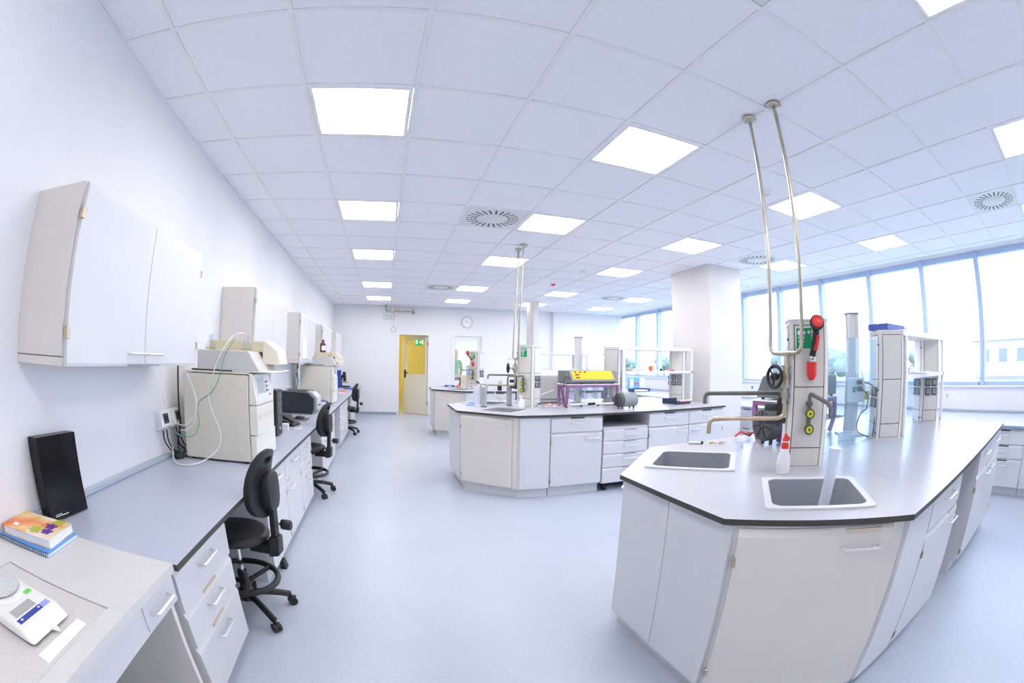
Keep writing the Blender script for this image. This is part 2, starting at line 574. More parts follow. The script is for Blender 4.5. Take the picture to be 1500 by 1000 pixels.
g = sgroup('door_2', (0, 0, 0), 0, 'white half-glazed door behind the farthest island')
f = MB()
f.box(D2[0] - 0.03, Y1 - 0.02, 0, D2[0] + 0.04, Y1 + 0.16, D2[2] + 0.05)
f.box(D2[1] - 0.04, Y1 - 0.02, 0, D2[1] + 0.03, Y1 + 0.16, D2[2] + 0.05)
f.box(D2[0] + 0.04, Y1 - 0.02, D2[2] - 0.02, D2[1] - 0.04, Y1 + 0.16, D2[2] + 0.05)
f.build('frame', FRAMEM, g)
l = MB()
l.box(D2[0] + 0.04, Y1 + 0.02, 0, D2[0] + 0.075, Y1 + 0.06, 2.03).box(D2[1] - 0.12, Y1 + 0.02, 0, D2[1] - 0.04, Y1 + 0.06, 2.03)
l.box(D2[0] + 0.075, Y1 + 0.02, 1.965, D2[1] - 0.12, Y1 + 0.06, 2.03).box(D2[0] + 0.075, Y1 + 0.02, 0, D2[1] - 0.12, Y1 + 0.06, 0.90)
l.build('leaf', FRAMEM, g)
MB().box(D2[0] + 0.075, Y1 + 0.035, 0.90, D2[1] - 0.12, Y1 + 0.042, 1.965).build('pane', glass_mat('hazy_pane', (0.95, 0.97, 1.0), ior=1.3, body=0.14, bodycol=(0.9, 0.93, 1.0)), g)

# rooms behind the end wall
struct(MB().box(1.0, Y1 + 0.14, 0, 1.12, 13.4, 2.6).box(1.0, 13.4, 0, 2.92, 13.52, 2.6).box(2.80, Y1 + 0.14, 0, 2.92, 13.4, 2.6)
       .build('wall_corridor', YWALL), 'lamplight-yellow walls of the corridor beyond the open door')
struct(MB().box(1.0, Y1 + 0.14, 2.6, 5.4, 15.2, 2.7).build('ceiling_corridor', WALL), 'low ceiling of the rooms behind the end wall')
struct(MB().box(2.92, 15.0, 0, 5.4, 15.2, 2.6).box(5.25, Y1 + 0.14, 0, 5.4, 15.0, 2.6).box(2.92, 13.52, 0, 3.0, 15.0, 2.6).build('wall_next_room', WALL), 'white walls of the next room behind the glazed door')
# another door in the corridor, seen through the glass
g = sgroup('door_3', (1.95, 13.37, 0), 0, 'cream corridor door seen through the glazed leaf')
MB().box(0, 0, 0, 0.75, 0.03, 2.02).build('leaf', mat('corridor_door_paint', (0.84, 0.76, 0.48), 0.5), g, bevel=0.004)
MB().box(-0.06, -0.02, 0, 0, 0.03, 2.08).box(0.75, -0.02, 0, 0.81, 0.03, 2.08).box(0, -0.02, 2.02, 0.75, 0.03, 2.08).build('frame', FRAMEM, g)
MB().cyl((0.05, -0.03, 1.0), (0.05, 0.0, 1.0), 0.02).cyl((0.05, -0.03, 1.0), (0.16, -0.03, 1.0), 0.009).build('handle', BLACK, g)
def unseen_lamp(name, label, loc, size, power, col):
    t = thing(name, label, 'lamp', loc)
    MB().box(-size / 2 - 0.03, -size / 2 - 0.03, -0.03, size / 2 + 0.03, size / 2 + 0.03, 0).build('housing', WHITE, t, bevel=0.004)
    MB().box(-size / 2, -size / 2, -0.045, size / 2, size / 2, -0.03).build('diffuser', mat(name + '_glow', col, 0.6, emit=power), t, bevel=0.004)
    return t
unseen_lamp('corridor_lamp', 'square warm ceiling lamp inside the yellow corridor', (1.95, 11.6, 2.595), 0.5, 30.0, (1.0, 0.85, 0.42))
unseen_lamp('unseen_lamp', 'added unseen ceiling lamp lighting the room behind the glazed door', (4.0, 12.6, 2.595), 0.9, 34.0, (0.97, 0.98, 1.0))  # unseen lamp, added because the next room needs light

# ------------------------------------------------------------------ ceiling: slab, grid bars, tiles, lights, vents
ceil = struct(MB().box(-0.2, Y0 - 0.2, H + 0.06, XW + 0.2, Y1 + 0.2, H + 0.2).build('ceiling', WALL), 'white suspended ceiling of square tiles in a bar grid')
GX = [0.0] + [0.305 + 0.6 * k for k in range(13)] + [7.725]
GY = [0.6 * r for r in range(-5, 17)] + [10.0]
LIGHTS = [(c, r) for c in (1, 4, 7, 10) for r in (-3, 1, 4, 7, 11, 14)]
VENTS = [(c, r) for c in (3, 9) for r in (-2, 4, 11)]
MB().box(7.725, Y0, H - 0.004, XW, Y1, H + 0.02).build('plaster_strip', WALL, ceil)
for x in GX:
    MB().box(x - 0.012, Y0, H - 0.004, x + 0.012, Y1, H + 0.03).build('grid_bar', TBAR, ceil)
for y in GY[1:-1]:
    MB().box(0, y - 0.012, H - 0.0025, 7.725, y + 0.012, H + 0.03).build('grid_bar', TBAR, ceil)
_tm = {}
n_t = 0
for ci in range(len(GX) - 1):
    for ri in range(len(GY) - 1):
        c, r = ci - 1, ri - 5
        if (c, r) in LIGHTS or (c, r) in VENTS:
            continue
        x0, x1, y0, y1 = GX[ci], GX[ci + 1], GY[ri], GY[ri + 1]
        cx, cy = (x0 + x1) / 2, (y0 + y1) / 2
        if (5.5 < cx < 6.3 and 3.3 < cy < 4.25):
            continue
        if r < -4 and (c < 2 or c > 9):
            continue
        k = (round(x1 - x0, 3), round(y1 - y0, 3))
        if k not in _tm:
            w, d = k[0] - 0.023, k[1] - 0.023
            o = MB().box(-w / 2, -d / 2, 0, w / 2, d / 2, 0.015).build('tile', TILE, ceil, bevel=0.002)
            _tm[k] = o
            o.location = (cx, cy, H + 0.003)
        else:
            instance(_tm[k], ceil, (cx, cy, H + 0.003))
        n_t += 1

LCOL = {1: 'in the row nearest the wall cabinets', 4: 'in the row above the island sinks', 7: 'in the row above the island shelves', 10: 'in the row nearest the windows'}
LORD = {14: 'first from the end wall', 11: 'second from the end wall', 7: 'third from the end wall', 4: 'fourth from the end wall', 1: 'fifth from the end wall', -3: 'sixth from the end wall'}
LGLOW = mat('light_panel_glow', (1.0, 0.95, 0.915), 0.6, emit=LAMP)
proto = None
for c, r in LIGHTS:
    if (c, r) == (1, -3):
        pass
    loc = (0.305 + 0.6 * c + 0.3, 0.6 * r + 0.3, H)
    lab = 'square ceiling light %s, %s' % (LORD[r], LCOL[c])
    if proto is None:
        proto = thing('ceiling_light', lab, 'ceiling light', loc, 0, 'square ceiling light panels')
        fr = MB()
        a, b = 0.286, 0.262
        fr.box(-a, -a, -0.002, a, -b, 0.03).box(-a, b, -0.002, a, a, 0.03).box(-a, -b, -0.002, -b, b, 0.03).box(b, -b, -0.002, a, b, 0.03)
        fr.build('frame', TBAR, proto)
        MB().box(-b, -b, 0.003, b, b, 0.012).build('diffuser', LGLOW, proto)
    else:
        dup(proto, loc, 0, lab)

VLAB = {(3, -2): 'square swirl air vent at the top edge of the picture', (3, 4): 'square swirl air vent beside the second row of lights',
        (3, 11): 'far square swirl air vent over the farthest island', (9, -2): 'square swirl air vent near the windows at the picture edge',
        (9, 4): 'square swirl air vent beside the hanging pipes and column', (9, 11): 'far square swirl air vent near the end windows'}
proto = None
VENTM = mat('vent_paint', (0.74, 0.75, 0.75), 0.4)
VSLOT = mat('vent_slot_dark', (0.03, 0.03, 0.035), 0.7)
for cr in VENTS:
    loc = (0.305 + 0.6 * cr[0] + 0.3, 0.6 * cr[1] + 0.3, H)
    if proto is None:
        proto = thing('ceiling_vent', VLAB[cr], 'air vent', loc, 0, 'swirl air vents in the ceiling')
        MB().box(-0.286, -0.286, -0.003, 0.286, 0.286, 0.02).build('plate', VENTM, proto, bevel=0.002)
        MB().lathe([(0.0, -0.010), (0.125, -0.009), (0.135, -0.003)], 28).build('hub', VENTM, proto, smooth=True)
        for k in range(24):
            a = 2 * PI * k / 24
            s = MB()
            for j, (ra, rb) in enumerate(((0.148, 0.178), (0.186, 0.216), (0.224, 0.252))):
                s.box(ra, -0.0085, -0.0042, rb, 0.0085, 0.0)
            s.xform(Matrix.Rotation(a, 4, 'Z') @ Matrix.Translation((0, 0.02, 0)) @ Matrix.Rotation(0.12, 4, 'Z'))
            s.build('slot', VSLOT, proto)
    else:
        dup(proto, loc, 0, VLAB[cr])

def detector(label, cat, gx, gy, tip):
    t = thing('smoke_detector' if cat == 'detector' else 'alarm_beacon', label, cat, (0.305 + 0.6 * gx, 0.6 * gy, H))
    MB().lathe([(0.0, 0.0), (0.05, 0.0), (0.05, -0.012), (0.042, -0.018)][::-1], 20).build('base', WHITE, t, smooth=True)
    MB().lathe([(0.0, -0.045), (0.022, -0.044), (0.036, -0.032), (0.036, -0.018), (0.0, -0.018)], 20).build('sensor_head', tip, t, smooth=True)
detector('small round white smoke detector behind the hanging pipes', 'detector', 6.58, 1.54, WHITE)
detector('small round white smoke detector between middle light panels', 'detector', 6.58, 7.67, WHITE)
detector('small round white smoke detector farthest down the room', 'detector', 6.53, 13.76, WHITE)
detector('small red ceiling alarm beacon between two light rows', 'beacon', 6.53, 9.68, RED)

# ------------------------------------------------------------------ outside the windows
GRASS = mat('outside_grass', (0.30, 0.34, 0.28), 0.9, var=0.3, scale=0.4)
LEAF = mat('tree_leaves', (0.20, 0.25, 0.22), 0.9, var=0.45, scale=1.6)  # leaf green greyed and paled, outdoor haze put into the colour
BARK = mat('tree_bark', (0.12, 0.09, 0.06), 0.9)
HWALL = mat('house_render', (0.62, 0.62, 0.63), 0.9, var=0.04, scale=2)
HROOF = mat('house_roof', (0.42, 0.34, 0.32), 0.8, var=0.15, scale=4)
struct(MB().box(XW + 0.3, -120, -2.2, 160, 120, -2.0).build('ground_outside', GRASS), 'pale ground outside the windows')
def tree(x, y, s, seed):
    rnd = random.Random(seed)
    t = thing('tree', 'leafy tree in the hazy row outside the windows', 'tree', (x, y, -2.0), 0, 'trees outside the windows')
    c = MB()
    for k in range(9):
        a = rnd.uniform(0, 2 * PI)
        rr = rnd.uniform(0, 1.3) * s
        c.ball((rr * math.cos(a), rr * math.sin(a), (2.0 + rnd.uniform(-0.6, 1.0)) * s), rnd.uniform(0.7, 1.1) * s, None, rnd.uniform(0.55, 0.8) * s, 10, 7)
    for i, v in enumerate(c.v):
        n = Vector(v)
        d = 0.16 * s * math.sin(7.3 * n.x / s + 1.1 * seed) * math.cos(6.1 * n.y / s) * math.sin(8.7 * n.z / s)
        c.v[i] = (v[0] + d, v[1] + d, v[2] + d)
    c.build('crown', LEAF, t, smooth=True, sharp=180)
    MB().cyl((0, 0, 0), (0, 0, 2.0 * s), 0.16 * s, 8, 0.10 * s).build('trunk', BARK, t, smooth=True)
for k, (x, y, s) in enumerate([(56, 18, 1.5), (62, 26, 1.6), (58, 34, 1.5), (70, 42, 1.7), (66, 52, 1.6), (60, 62, 1.6), (52, 70, 1.5), (48, 78, 1.5)]):
    tree(x, y, s, k + 1)
t = thing('house', 'pale house with pitched roof outside the near windows', 'house', (38, 2.0, -2.0))
MB().box(-4, -3.4, 0, 4, 3.4, 4.6).build('walls', HWALL, t)
MB().extrude([(-3.8, 4.55), (3.8, 4.55), (0, 6.4)], -4.4, 4.4, 'x').build('roof', HROOF, t)
wm = mat('house_window_glass', (0.22, 0.25, 0.30), 0.2)
for j in range(4):
    for k in range(2):
        yy, zz = -2.4 + 1.6 * j, 0.9 + 2.0 * k
        wn = MB().box(-4.06, yy - 0.45, zz, -3.98, yy + 0.45, zz + 1.2).build('window', FRAMEM, t)
        MB().box(-4.08, yy - 0.38, zz + 0.07, -4.06, yy + 0.38, zz + 1.13).build('pane', wm, wn)
MB().box(-4.9, -3.4, 2.35, -4.0, 3.4, 2.5).box(-4.9, -3.4, 2.5, -4.84, 3.4, 3.2).build('balcony', HWALL, t)
MB().box(0.6, 0.8, 5.4, 1.3, 1.5, 7.2).build('chimney', HROOF, t)

# ================================================================== cabinet builders
def bow_handle(parent, x0, x1, y, z, out=0.032, r=0.0055, vertical=False):
    pts = [(x0, y, z), (x0, y - out, z), (x1, y - out, z), (x1, y, z)]
    return MB().tube(bend(pts, 0.014, 3), r, 8).build('handle', METAL, parent, smooth=True)

def front(parent, kind, x0, x1, z0, z1, hinge='l', handle='c', slot=True, clips=True, fm=None):
    """a drawer or door front; the carcass front is the plane y = 0 and the front stands out to -y"""
    g = 0.0025
    m = MB()
    # sloped lip along the top edge
    poly = [(0.0, z0 + g), (-0.020, z0 + g), (-0.020, z1 - 0.026), (-0.008, z1 - g), (0.0, z1 - g)]
    m.extrude(poly, x0 + g, x1 - g, 'x')
    o = m.build(kind, fm or LAM, parent, bevel=0.0015)
    w = x1 - x0
    if kind == 'drawer':
        c = (x0 + x1) / 2
        hw = min(0.075, w * 0.2)
        bow_handle(o, c - hw, c + hw, -0.020, z1 - 0.062 if z1 - z0 > 0.11 else (z0 + z1) / 2)
        if slot:
            MB().box(c - hw, -0.0175, z1 - 0.020, c + hw, -0.0105, z1 - 0.008).build('label_slot', DARK if slot is True else slot, o)
    else:
        if hinge == 'l':
            a, b = x1 - 0.045 - 0.135, x1 - 0.045
        else:
            a, b = x0 + 0.045, x0 + 0.18
        bow_handle(o, a, b, -0.020, z1 - 0.062)
        if slot:
            MB().box(a, -0.0175, z1 - 0.020, b, -0.0105, z1 - 0.008).build('label_slot', EDGE, o)
        if clips:
            xx = x0 if hinge == 'l' else x1
            for zz in (z0 + 0.10 * (z1 - z0), z1 - 0.16 * (z1 - z0)):
                MB().box(xx + 0.001 if hinge == 'l' else xx - 0.013, -0.026, zz - 0.018, xx + 0.013 if hinge == 'l' else xx - 0.001, -0.003, zz + 0.018).build('hinge', BRASS, o, bevel=0.002)
    return o

def cabinet(name, label, loc, rz, w, d, h, cols, pl=0.10, group=None, cat='cabinet', bm=None, back_of=None):
    """cols = [(x0, x1, [(kind, z0, z1, hinge)])]"""
    t = thing(name, label, cat, loc, rz, group)
    MB().box(0.001, 0.0, pl, w - 0.001, d, h).build('body', bm or LAM, t, bevel=0.001)
    MB().box(0.004, 0.045, 0.0, w - 0.004, d - 0.02, pl).build('plinth', LAM, t)
    for x0, x1, rows in cols:
        for row in rows:
            front(t, row[0], x0, x1, row[1], row[2], row[3] if len(row) > 3 else 'l', slot=row[4] if len(row) > 4 else True)
    return t

# ================================================================== wall bench along the left wall
# worktop: grey laminate with a dark front edge, ends at the weighing table
BX = 0.765
wt = plate('worktop', [(0.002, -0.198), (BX, -0.198), (BX, 9.96), (0.002, 9.96)], [], B - 0.024, B, [TOPM, CORE])
tag(wt, 'long grey worktop with dark front edge along the left wall', 'worktop')
MB().box(0.002, -0.198, B, 0.022, 9.96, B + 0.032).build('trim_5', mat('blue_grey_upstand', (0.44, 0.52, 0.60), 0.35), bevel=0.004)
struct(bpy.data.objects['trim_5'], 'blue-grey upstand strip where the wall bench meets the wall')

R90 = PI / 2
def left_unit(label, y0, y1, cols, h=B - 0.032):
    return cabinet('base_cabinet', label, (0.715, y0, 0), R90, y1 - y0, 0.68, h, cols, pl=0.085, group='base cabinets under the wall bench')
EM = EDGE
def drawers3(x0, x1, top=0.680):
    return (x0, x1, [('drawer', 0.085, 0.352, 'l', EM), ('drawer', 0.357, 0.508, 'l', EM), ('drawer', 0.513, top, 'l', EM)])
left_unit('white three-drawer cabinet beside the weighing table', -0.186, 0.372, [drawers3(0, 0.558)])
left_unit('white cabinet with one drawer and a tall door behind the nearest stool', 1.06, 1.625, [(0, 0.565, [('door', 0.085, 0.508, 'r', EM), ('drawer', 0.513, 0.680, 'l', EM)])])
left_unit('middle white cabinet between the first two black stools', 1.63, 2.185, [(0, 0.555, [('door', 0.085, 0.508, 'r', EM), ('drawer', 0.513, 0.680, 'l', EM)])])
left_unit('white three-drawer cabinet just before the second stool', 2.19, 2.742, [drawers3(0, 0.552)])
left_unit('white double cabinet just past the second black stool', 3.43, 4.62, [drawers3(0, 0.595), (0.595, 1.19, [('door', 0.085, 0.508, 'r', EM), ('drawer', 0.513, 0.680, 'l', EM)])])
left_unit('white double cabinet just before the farthest stool', 5.36, 6.62, [drawers3(0, 0.63), drawers3(0.63, 1.26)])
left_unit('white drawer cabinet past the farthest stool at the end wall', 7.26, 8.5, [drawers3(0, 0.62), drawers3(0.62, 1.24)])

# black levelling foot by the nearest cabinet
t = thing('door_stop', 'small black floor stop at the plinth behind the nearest stool', 'stop', (0.725, 1.30, 0))
MB().hexa([(-0.015, -0.035, 0), (0.03, -0.035, 0), (0.03, 0.035, 0), (-0.015, 0.035, 0)], [(-0.015, -0.03, 0.06), (0.012, -0.03, 0.06), (0.012, 0.03, 0.06), (-0.015, 0.03, 0.06)]).build('wedge', BLACK, t, bevel=0.003)
MB().box(-0.016, -0.028, 0.012, -0.012, 0.028, 0.05).build('pad', DGREY, t)

# weighing table
t = thing('weighing_table', 'white weighing table with inset plate and small drawer', 'table', (0, 0, 0))
TZ = B + 0.006
ins = [(0.20, -1.62), (0.69, -1.62), (0.69, -0.55), (0.20, -0.55)]
TT = mat('white_table_top', (0.66, 0.645, 0.63), 0.45, var=0.02, scale=40)
plate('top', [(0.004, -1.95), (0.752, -1.95), (0.752, -0.204), (0.004, -0.204)], [ins], TZ - 0.03, TZ, [TT, TT], t)
MB().box(0.2035, -1.6165, TZ - 0.10, 0.6865, -0.5535, TZ - 0.001).build('stone_plate', mat('weighing_plate', (0.63, 0.61, 0.59), 0.5, var=0.05, scale=120), t, bevel=0.002)
MB().box(0.715, -1.93, TZ - 0.135, 0.735, -0.206, TZ - 0.031).build('apron', LAM, t, bevel=0.001)
dr = MB().box(0.735, -0.445, TZ - 0.122, 0.741, -0.262, TZ - 0.04).build('drawer', LAM, t, bevel=0.0015)
MB().tube(bend([(0.741, -0.41, TZ - 0.075), (0.772, -0.41, TZ - 0.075), (0.772, -0.275, TZ - 0.075), (0.741, -0.275, TZ - 0.075)], 0.014, 3), 0.0055, 8).build('handle', METAL, dr, smooth=True)
MB().box(0.06, -0.268, 0.0, 0.735, -0.246, TZ - 0.135).build('side_panel', LAMSH, t)
MB().box(0.06, -1.93, 0.0, 0.735, -1.90, TZ - 0.135).build('side_panel', LAMSH, t)
MB().box(0.06, -1.90, 0.05, 0.08, -0.268, TZ - 0.135).build('back_panel', LAMSH, t)

# precision balance
t = thing('laboratory_balance', 'white precision balance with round steel pan on the weighing table', 'balance', (0.455, -0.750, TZ), math.radians(-1))
t.scale = (1, 1, 0.72)
# local: front towards +x
body = MB()
body.hexa([(-0.15, -0.095, 0.010), (0.16, -0.095, 0.010), (0.16, 0.095, 0.010), (-0.15, 0.095, 0.010)],
          [(-0.145, -0.092, 0.062), (0.115, -0.092, 0.050), (0.115, 0.092, 0.050), (-0.145, 0.092, 0.062)])
BALW = mat('balance_shell', (0.80, 0.785, 0.74), 0.45)
b = body.build('body', BALW, t, bevel=0.012, seg=3, smooth=True)
MB().lathe([(0.0, 0.0), (0.078, 0.0), (0.076, 0.014), (0.06, 0.016), (0.0, 0.016)], 28, (-0.062, 0, 0.056)).build('pan_collar', WHITE, t, smooth=True)
MB().lathe([(0.0, 0.0), (0.066, 0.0), (0.069, 0.006), (0.069, 0.016), (0.066, 0.018), (0.0, 0.0175)], 36, (-0.062, 0, 0.075)).build('weighing_pan', METAL, t, smooth=True)
sl = lambda x: 0.062 - (x + 0.145) / 0.26 * 0.012
def on_lid(x0, x1, y0, y1, h, m, n):
    return MB().hexa([(x0, y0, sl(x0) - 0.002), (x1, y0, sl(x1) - 0.002), (x1, y1, sl(x1) - 0.002), (x0, y1, sl(x0) - 0.002)],
                     [(x0, y0, sl(x0) + h), (x1, y0, sl(x1) + h), (x1, y1, sl(x1) + h), (x0, y1, sl(x0) + h)]).build(n, m, t)
on_lid(0.038, 0.075, -0.062, 0.035, 0.0012, mat('lcd_grey', (0.40, 0.42, 0.40), 0.25), 'display')
on_lid(0.083, 0.104, -0.072, 0.038, 0.0012, mat('key_blue', (0.02, 0.045, 0.36), 0.35), 'keypad')
on_lid(0.083, 0.104, 0.040, 0.075, 0.0012, mat('key_pale_blue', (0.30, 0.36, 0.75), 0.4), 'keypad')
on_lid(0.0, 0.018, 0.045, 0.075, 0.0012, LGREEN, 'sticker')
for k in (-0.058, 0.024):
    on_lid(0.089, 0.096, k, k + 0.008, 0.0018, WHITE, 'key_mark')
MB().add([(0.15, 0.0, 0.012), (0.15, 0.03, 0.012), (0.185, 0.012, 0.012), (0.15, 0.0, 0.024), (0.15, 0.03, 0.024), (0.17, 0.012, 0.02)],
         [(0, 1, 2), (3, 5, 4), (0, 2, 5, 3), (1, 4, 5, 2), (0, 3, 4, 1)]).build('level_tab', WHITE, t)
for sx in (-0.12, 0.13):
    for sy in (-0.075, 0.075):
        MB().cyl((sx, sy, 0), (sx, sy, 0.012), 0.012, 12).build('foot', DGREY, t, smooth=True)

# paper strip taped to the table
p = MB().hexa([(-0.105, -0.022, 0), (0.10, -0.020, 0), (0.108, 0.018, 0), (-0.10, 0.022, 0)], [(-0.105, -0.022, 0.0009), (0.10, -0.020, 0.0009), (0.108, 0.018, 0.0009), (-0.10, 0.022, 0.0009)]).build('paper_strip', PAPER)
p.location = (0.652, -0.757, TZ - 0.0009); p.rotation_euler = (0, 0, math.radians(90))
tag(p, 'blank white paper strip lying beside the balance', 'paper')

# note books
def cover_mat():
    m = bpy.data.materials.new('floral_print')
    m.use_nodes = True
    nt = m.node_tree
    p = nt.nodes['Principled BSDF']
    tc = nt.nodes.new('ShaderNodeTexCoord')
    n = nt.nodes.new('ShaderNodeTexNoise'); n.inputs['Scale'].default_value = 9; n.inputs['Detail'].default_value = 3
    r = nt.nodes.new('ShaderNodeValToRGB')
    cr = r.color_ramp
    cr.elements[0].position = 0.30; cr.elements[0].color = (0.80, 0.10, 0.03, 1)
    cr.elements[1].position = 0.72; cr.elements[1].color = (0.90, 0.74, 0.40, 1)
    for ps, c in ((0.42, (0.86, 0.30, 0.08, 1)), (0.52, (0.88, 0.58, 0.22, 1)), (0.62, (0.9, 0.80, 0.72, 1))):
        e = cr.elements.new(ps); e.color = c
    nt.links.new(tc.outputs['Object'], n.inputs['Vector'])
    nt.links.new(n.outputs['Fac'], r.inputs[0])
    nt.links.new(r.outputs[0], p.inputs['Base Color'])
    p.inputs['Roughness'].default_value = 0.3
    return m
NBR = math.radians(4)
t = thing('spiral_notebook', 'blue spiral-bound notebook under the floral book', 'notebook', (0.155, -0.325, TZ), NBR)
MB().box(-0.155, -0.105, 0.0, 0.15, 0.105, 0.010).build('pages', mat('page_edges', (0.84, 0.85, 0.87), 0.8), t)
MB().box(-0.157, -0.107, 0.010, 0.152, 0.107, 0.0125).box(-0.157, -0.107, -0.0, 0.152, 0.107, 0.001).build('cover', mat('notebook_blue', (0.10, 0.33, 0.75), 0.4), t)
for k in range(24):
    x = -0.145 + k * 0.0125
    ring = [(x, -0.107 + 0.009 * math.cos(a), 0.006 + 0.009 * math.sin(a)) for a in [2 * PI * j / 8 for j in range(8)]]
    MB().tube(ring, 0.0016, 5, closed=True).build('wire_ring', DGREY, t, smooth=True)
t = thing('hardcover_book', 'book with orange floral cover on top of the notebook', 'book', (0.148, -0.310, TZ + 0.0125), NBR + 0.06)
MB().box(-0.138, -0.088, 0.002, 0.136, 0.090, 0.028).build('pages', PAPER, t)
MB().box(-0.14, -0.092, 0.028, 0.14, 0.092, 0.0305).box(-0.14, -0.092, 0.0, 0.14, 0.092, 0.002).box(-0.142, -0.092, 0.0, -0.138, 0.092, 0.0305).build('cover', cover_mat(), t, bevel=0.001)
def petals(cx, cy, n, r, m, name, zz=0.0308):
    fl = MB()
    for k in range(n):
        a = 2 * PI * k / n + 0.4
        ring = []
        for j in range(10):
            b_ = 2 * PI * j / 10
            px, py = r * 0.55 + r * 0.5 * math.cos(b_), r * 0.33 * math.sin(b_)
            ring.append((cx + px * math.cos(a) - py * math.sin(a), cy + px * math.sin(a) + py * math.cos(a), zz + 0.0003 * k))
        fl.add(ring, [tuple(range(10))])
    fl.build(name, m, t)
PUR = mat('print_purple', (0.16, 0.05, 0.36), 0.35)
LIM = mat('print_lime', (0.50, 0.52, 0.06), 0.35)
petals(0.075, 0.020, 5, 0.030, PUR, 'printed_flower')
petals(0.085, -0.030, 5, 0.028, PUR, 'printed_flower')
petals(0.030, -0.040, 6, 0.034, LIM, 'printed_leaf')
petals(0.085, 0.070, 6, 0.030, LIM, 'printed_leaf')
MB().box(-0.10, -0.06, 0.0306, -0.07, -0.035, 0.0309).build('white_label', PAPER, t)

# black magazine box leaning at the wall
t = thing('magazine_box', 'glossy black upright case leaning against the left wall', 'case', (0.03, -0.16, B + 0.002), math.radians(-8))
GB = mat('gloss_black_card', (0.006, 0.0055, 0.0065), 0.07, spec=0.25)
M_ = Matrix.Rotation(math.radians(-4), 4, 'Y')
# front towards +x; 0.075 deep, 0.235 wide, 0.315 high
MB().box(0.0, 0.0, 0.0, 0.078, 0.245, 0.312).xform(M_).build('case', GB, t, bevel=0.002)
MB().box(0.078, 0.030, 0.012, 0.0786, 0.115, 0.0145).box(0.078, 0.030, 0.019, 0.0786, 0.072, 0.021).xform(M_).build('printed_line', PAPER, t)
MB().box(0.004, 0.004, 0.312, 0.074, 0.241, 0.3135).xform(M_).build('top_flap', mat('black_card', (0.02, 0.02, 0.023), 0.35), t)
MB().hexa([(0.06, 0.246, 0.0), (0.072, 0.246, 0.0), (0.072, 0.248, 0.0), (0.06, 0.248, 0.0)], [(0.045, 0.246, 0.075), (0.075, 0.246, 0.075), (0.075, 0.248, 0.075), (0.045, 0.248, 0.075)]).build('tab', mat('pink_card', (0.65, 0.5, 0.5), 0.6), t)

# ------------------------------------------------------------------ wall cabinets
WC = [(-0.19, 1.03, 'large white double-door wall cabinet nearest the camera'), (2.205, 3.45, 'white double-door wall cabinet above the nearest cream instrument'),
      (4.20, 5.40, 'white wall cabinet with a white card on its door, third along the wall'), (6.09, 7.30, 'white wall cabinet behind the far brown bottle, fourth along the wall'), (8.00, 9.20, 'farthest white wall cabinet by the end wall')]
for i, (y0, y1, lab) in enumerate(WC):
    w_ = y1 - y0
    t = thing('wall_cabinet', lab, 'cabinet', (0.33, y0, 1.30), R90, 'white wall cabinets')
    hh = 0.625
    MB().box(0.0, 0.022, 0.032, w_, 0.328, hh).build('body', LAMSH, t, bevel=0.001)
    MB().box(0.0, 0.022, 0.0, w_, 0.328, 0.029).build('base_panel', LAMSH, t, bevel=0.001)
    for s in (0, 1):
        x0, x1 = (0.012, w_ / 2 - 0.002) if s == 0 else (w_ / 2 + 0.002, w_ - 0.004)
        d = MB().extrude([(0.020, 0.0), (0.004, 0.0), (0.0, 0.012), (0.0, hh - 0.022), (0.008, hh - 0.002), (0.020, hh - 0.002)], x0, x1, 'x').build('door', LAM, t, bevel=0.001)
        a, b_ = (x1 - 0.15, x1 - 0.012) if s == 0 else (x0 + 0.012, x0 + 0.15)
        bow_handle(d, a, b_, 0.0, 0.052, out=0.028, r=0.005)
        MB().box(a, 0.0015, 0.001, b_, 0.012, 0.012).build('finger_slot', MGREY, d)
        xh = x0 if s == 0 else x1
        for zz in (0.11, 0.51):
            MB().box(xh - 0.010, -0.004, zz - 0.02, xh + 0.012, 0.014, zz + 0.02).build('hinge', BRASS, d, bevel=0.002)
# white card on the third cabinet
t = thing('card_holder', 'white card holder fixed on the third wall cabinet', 'card holder', (0.331, 4.36, 1.36))
MB().box(0.0, 0, 0, 0.006, 0.28, 0.26).build('card', PAPER, t, bevel=0.001)
MB().box(0.006, -0.004, -0.004, 0.010, 0.284, 0.02).build('clip', WHITE, t)

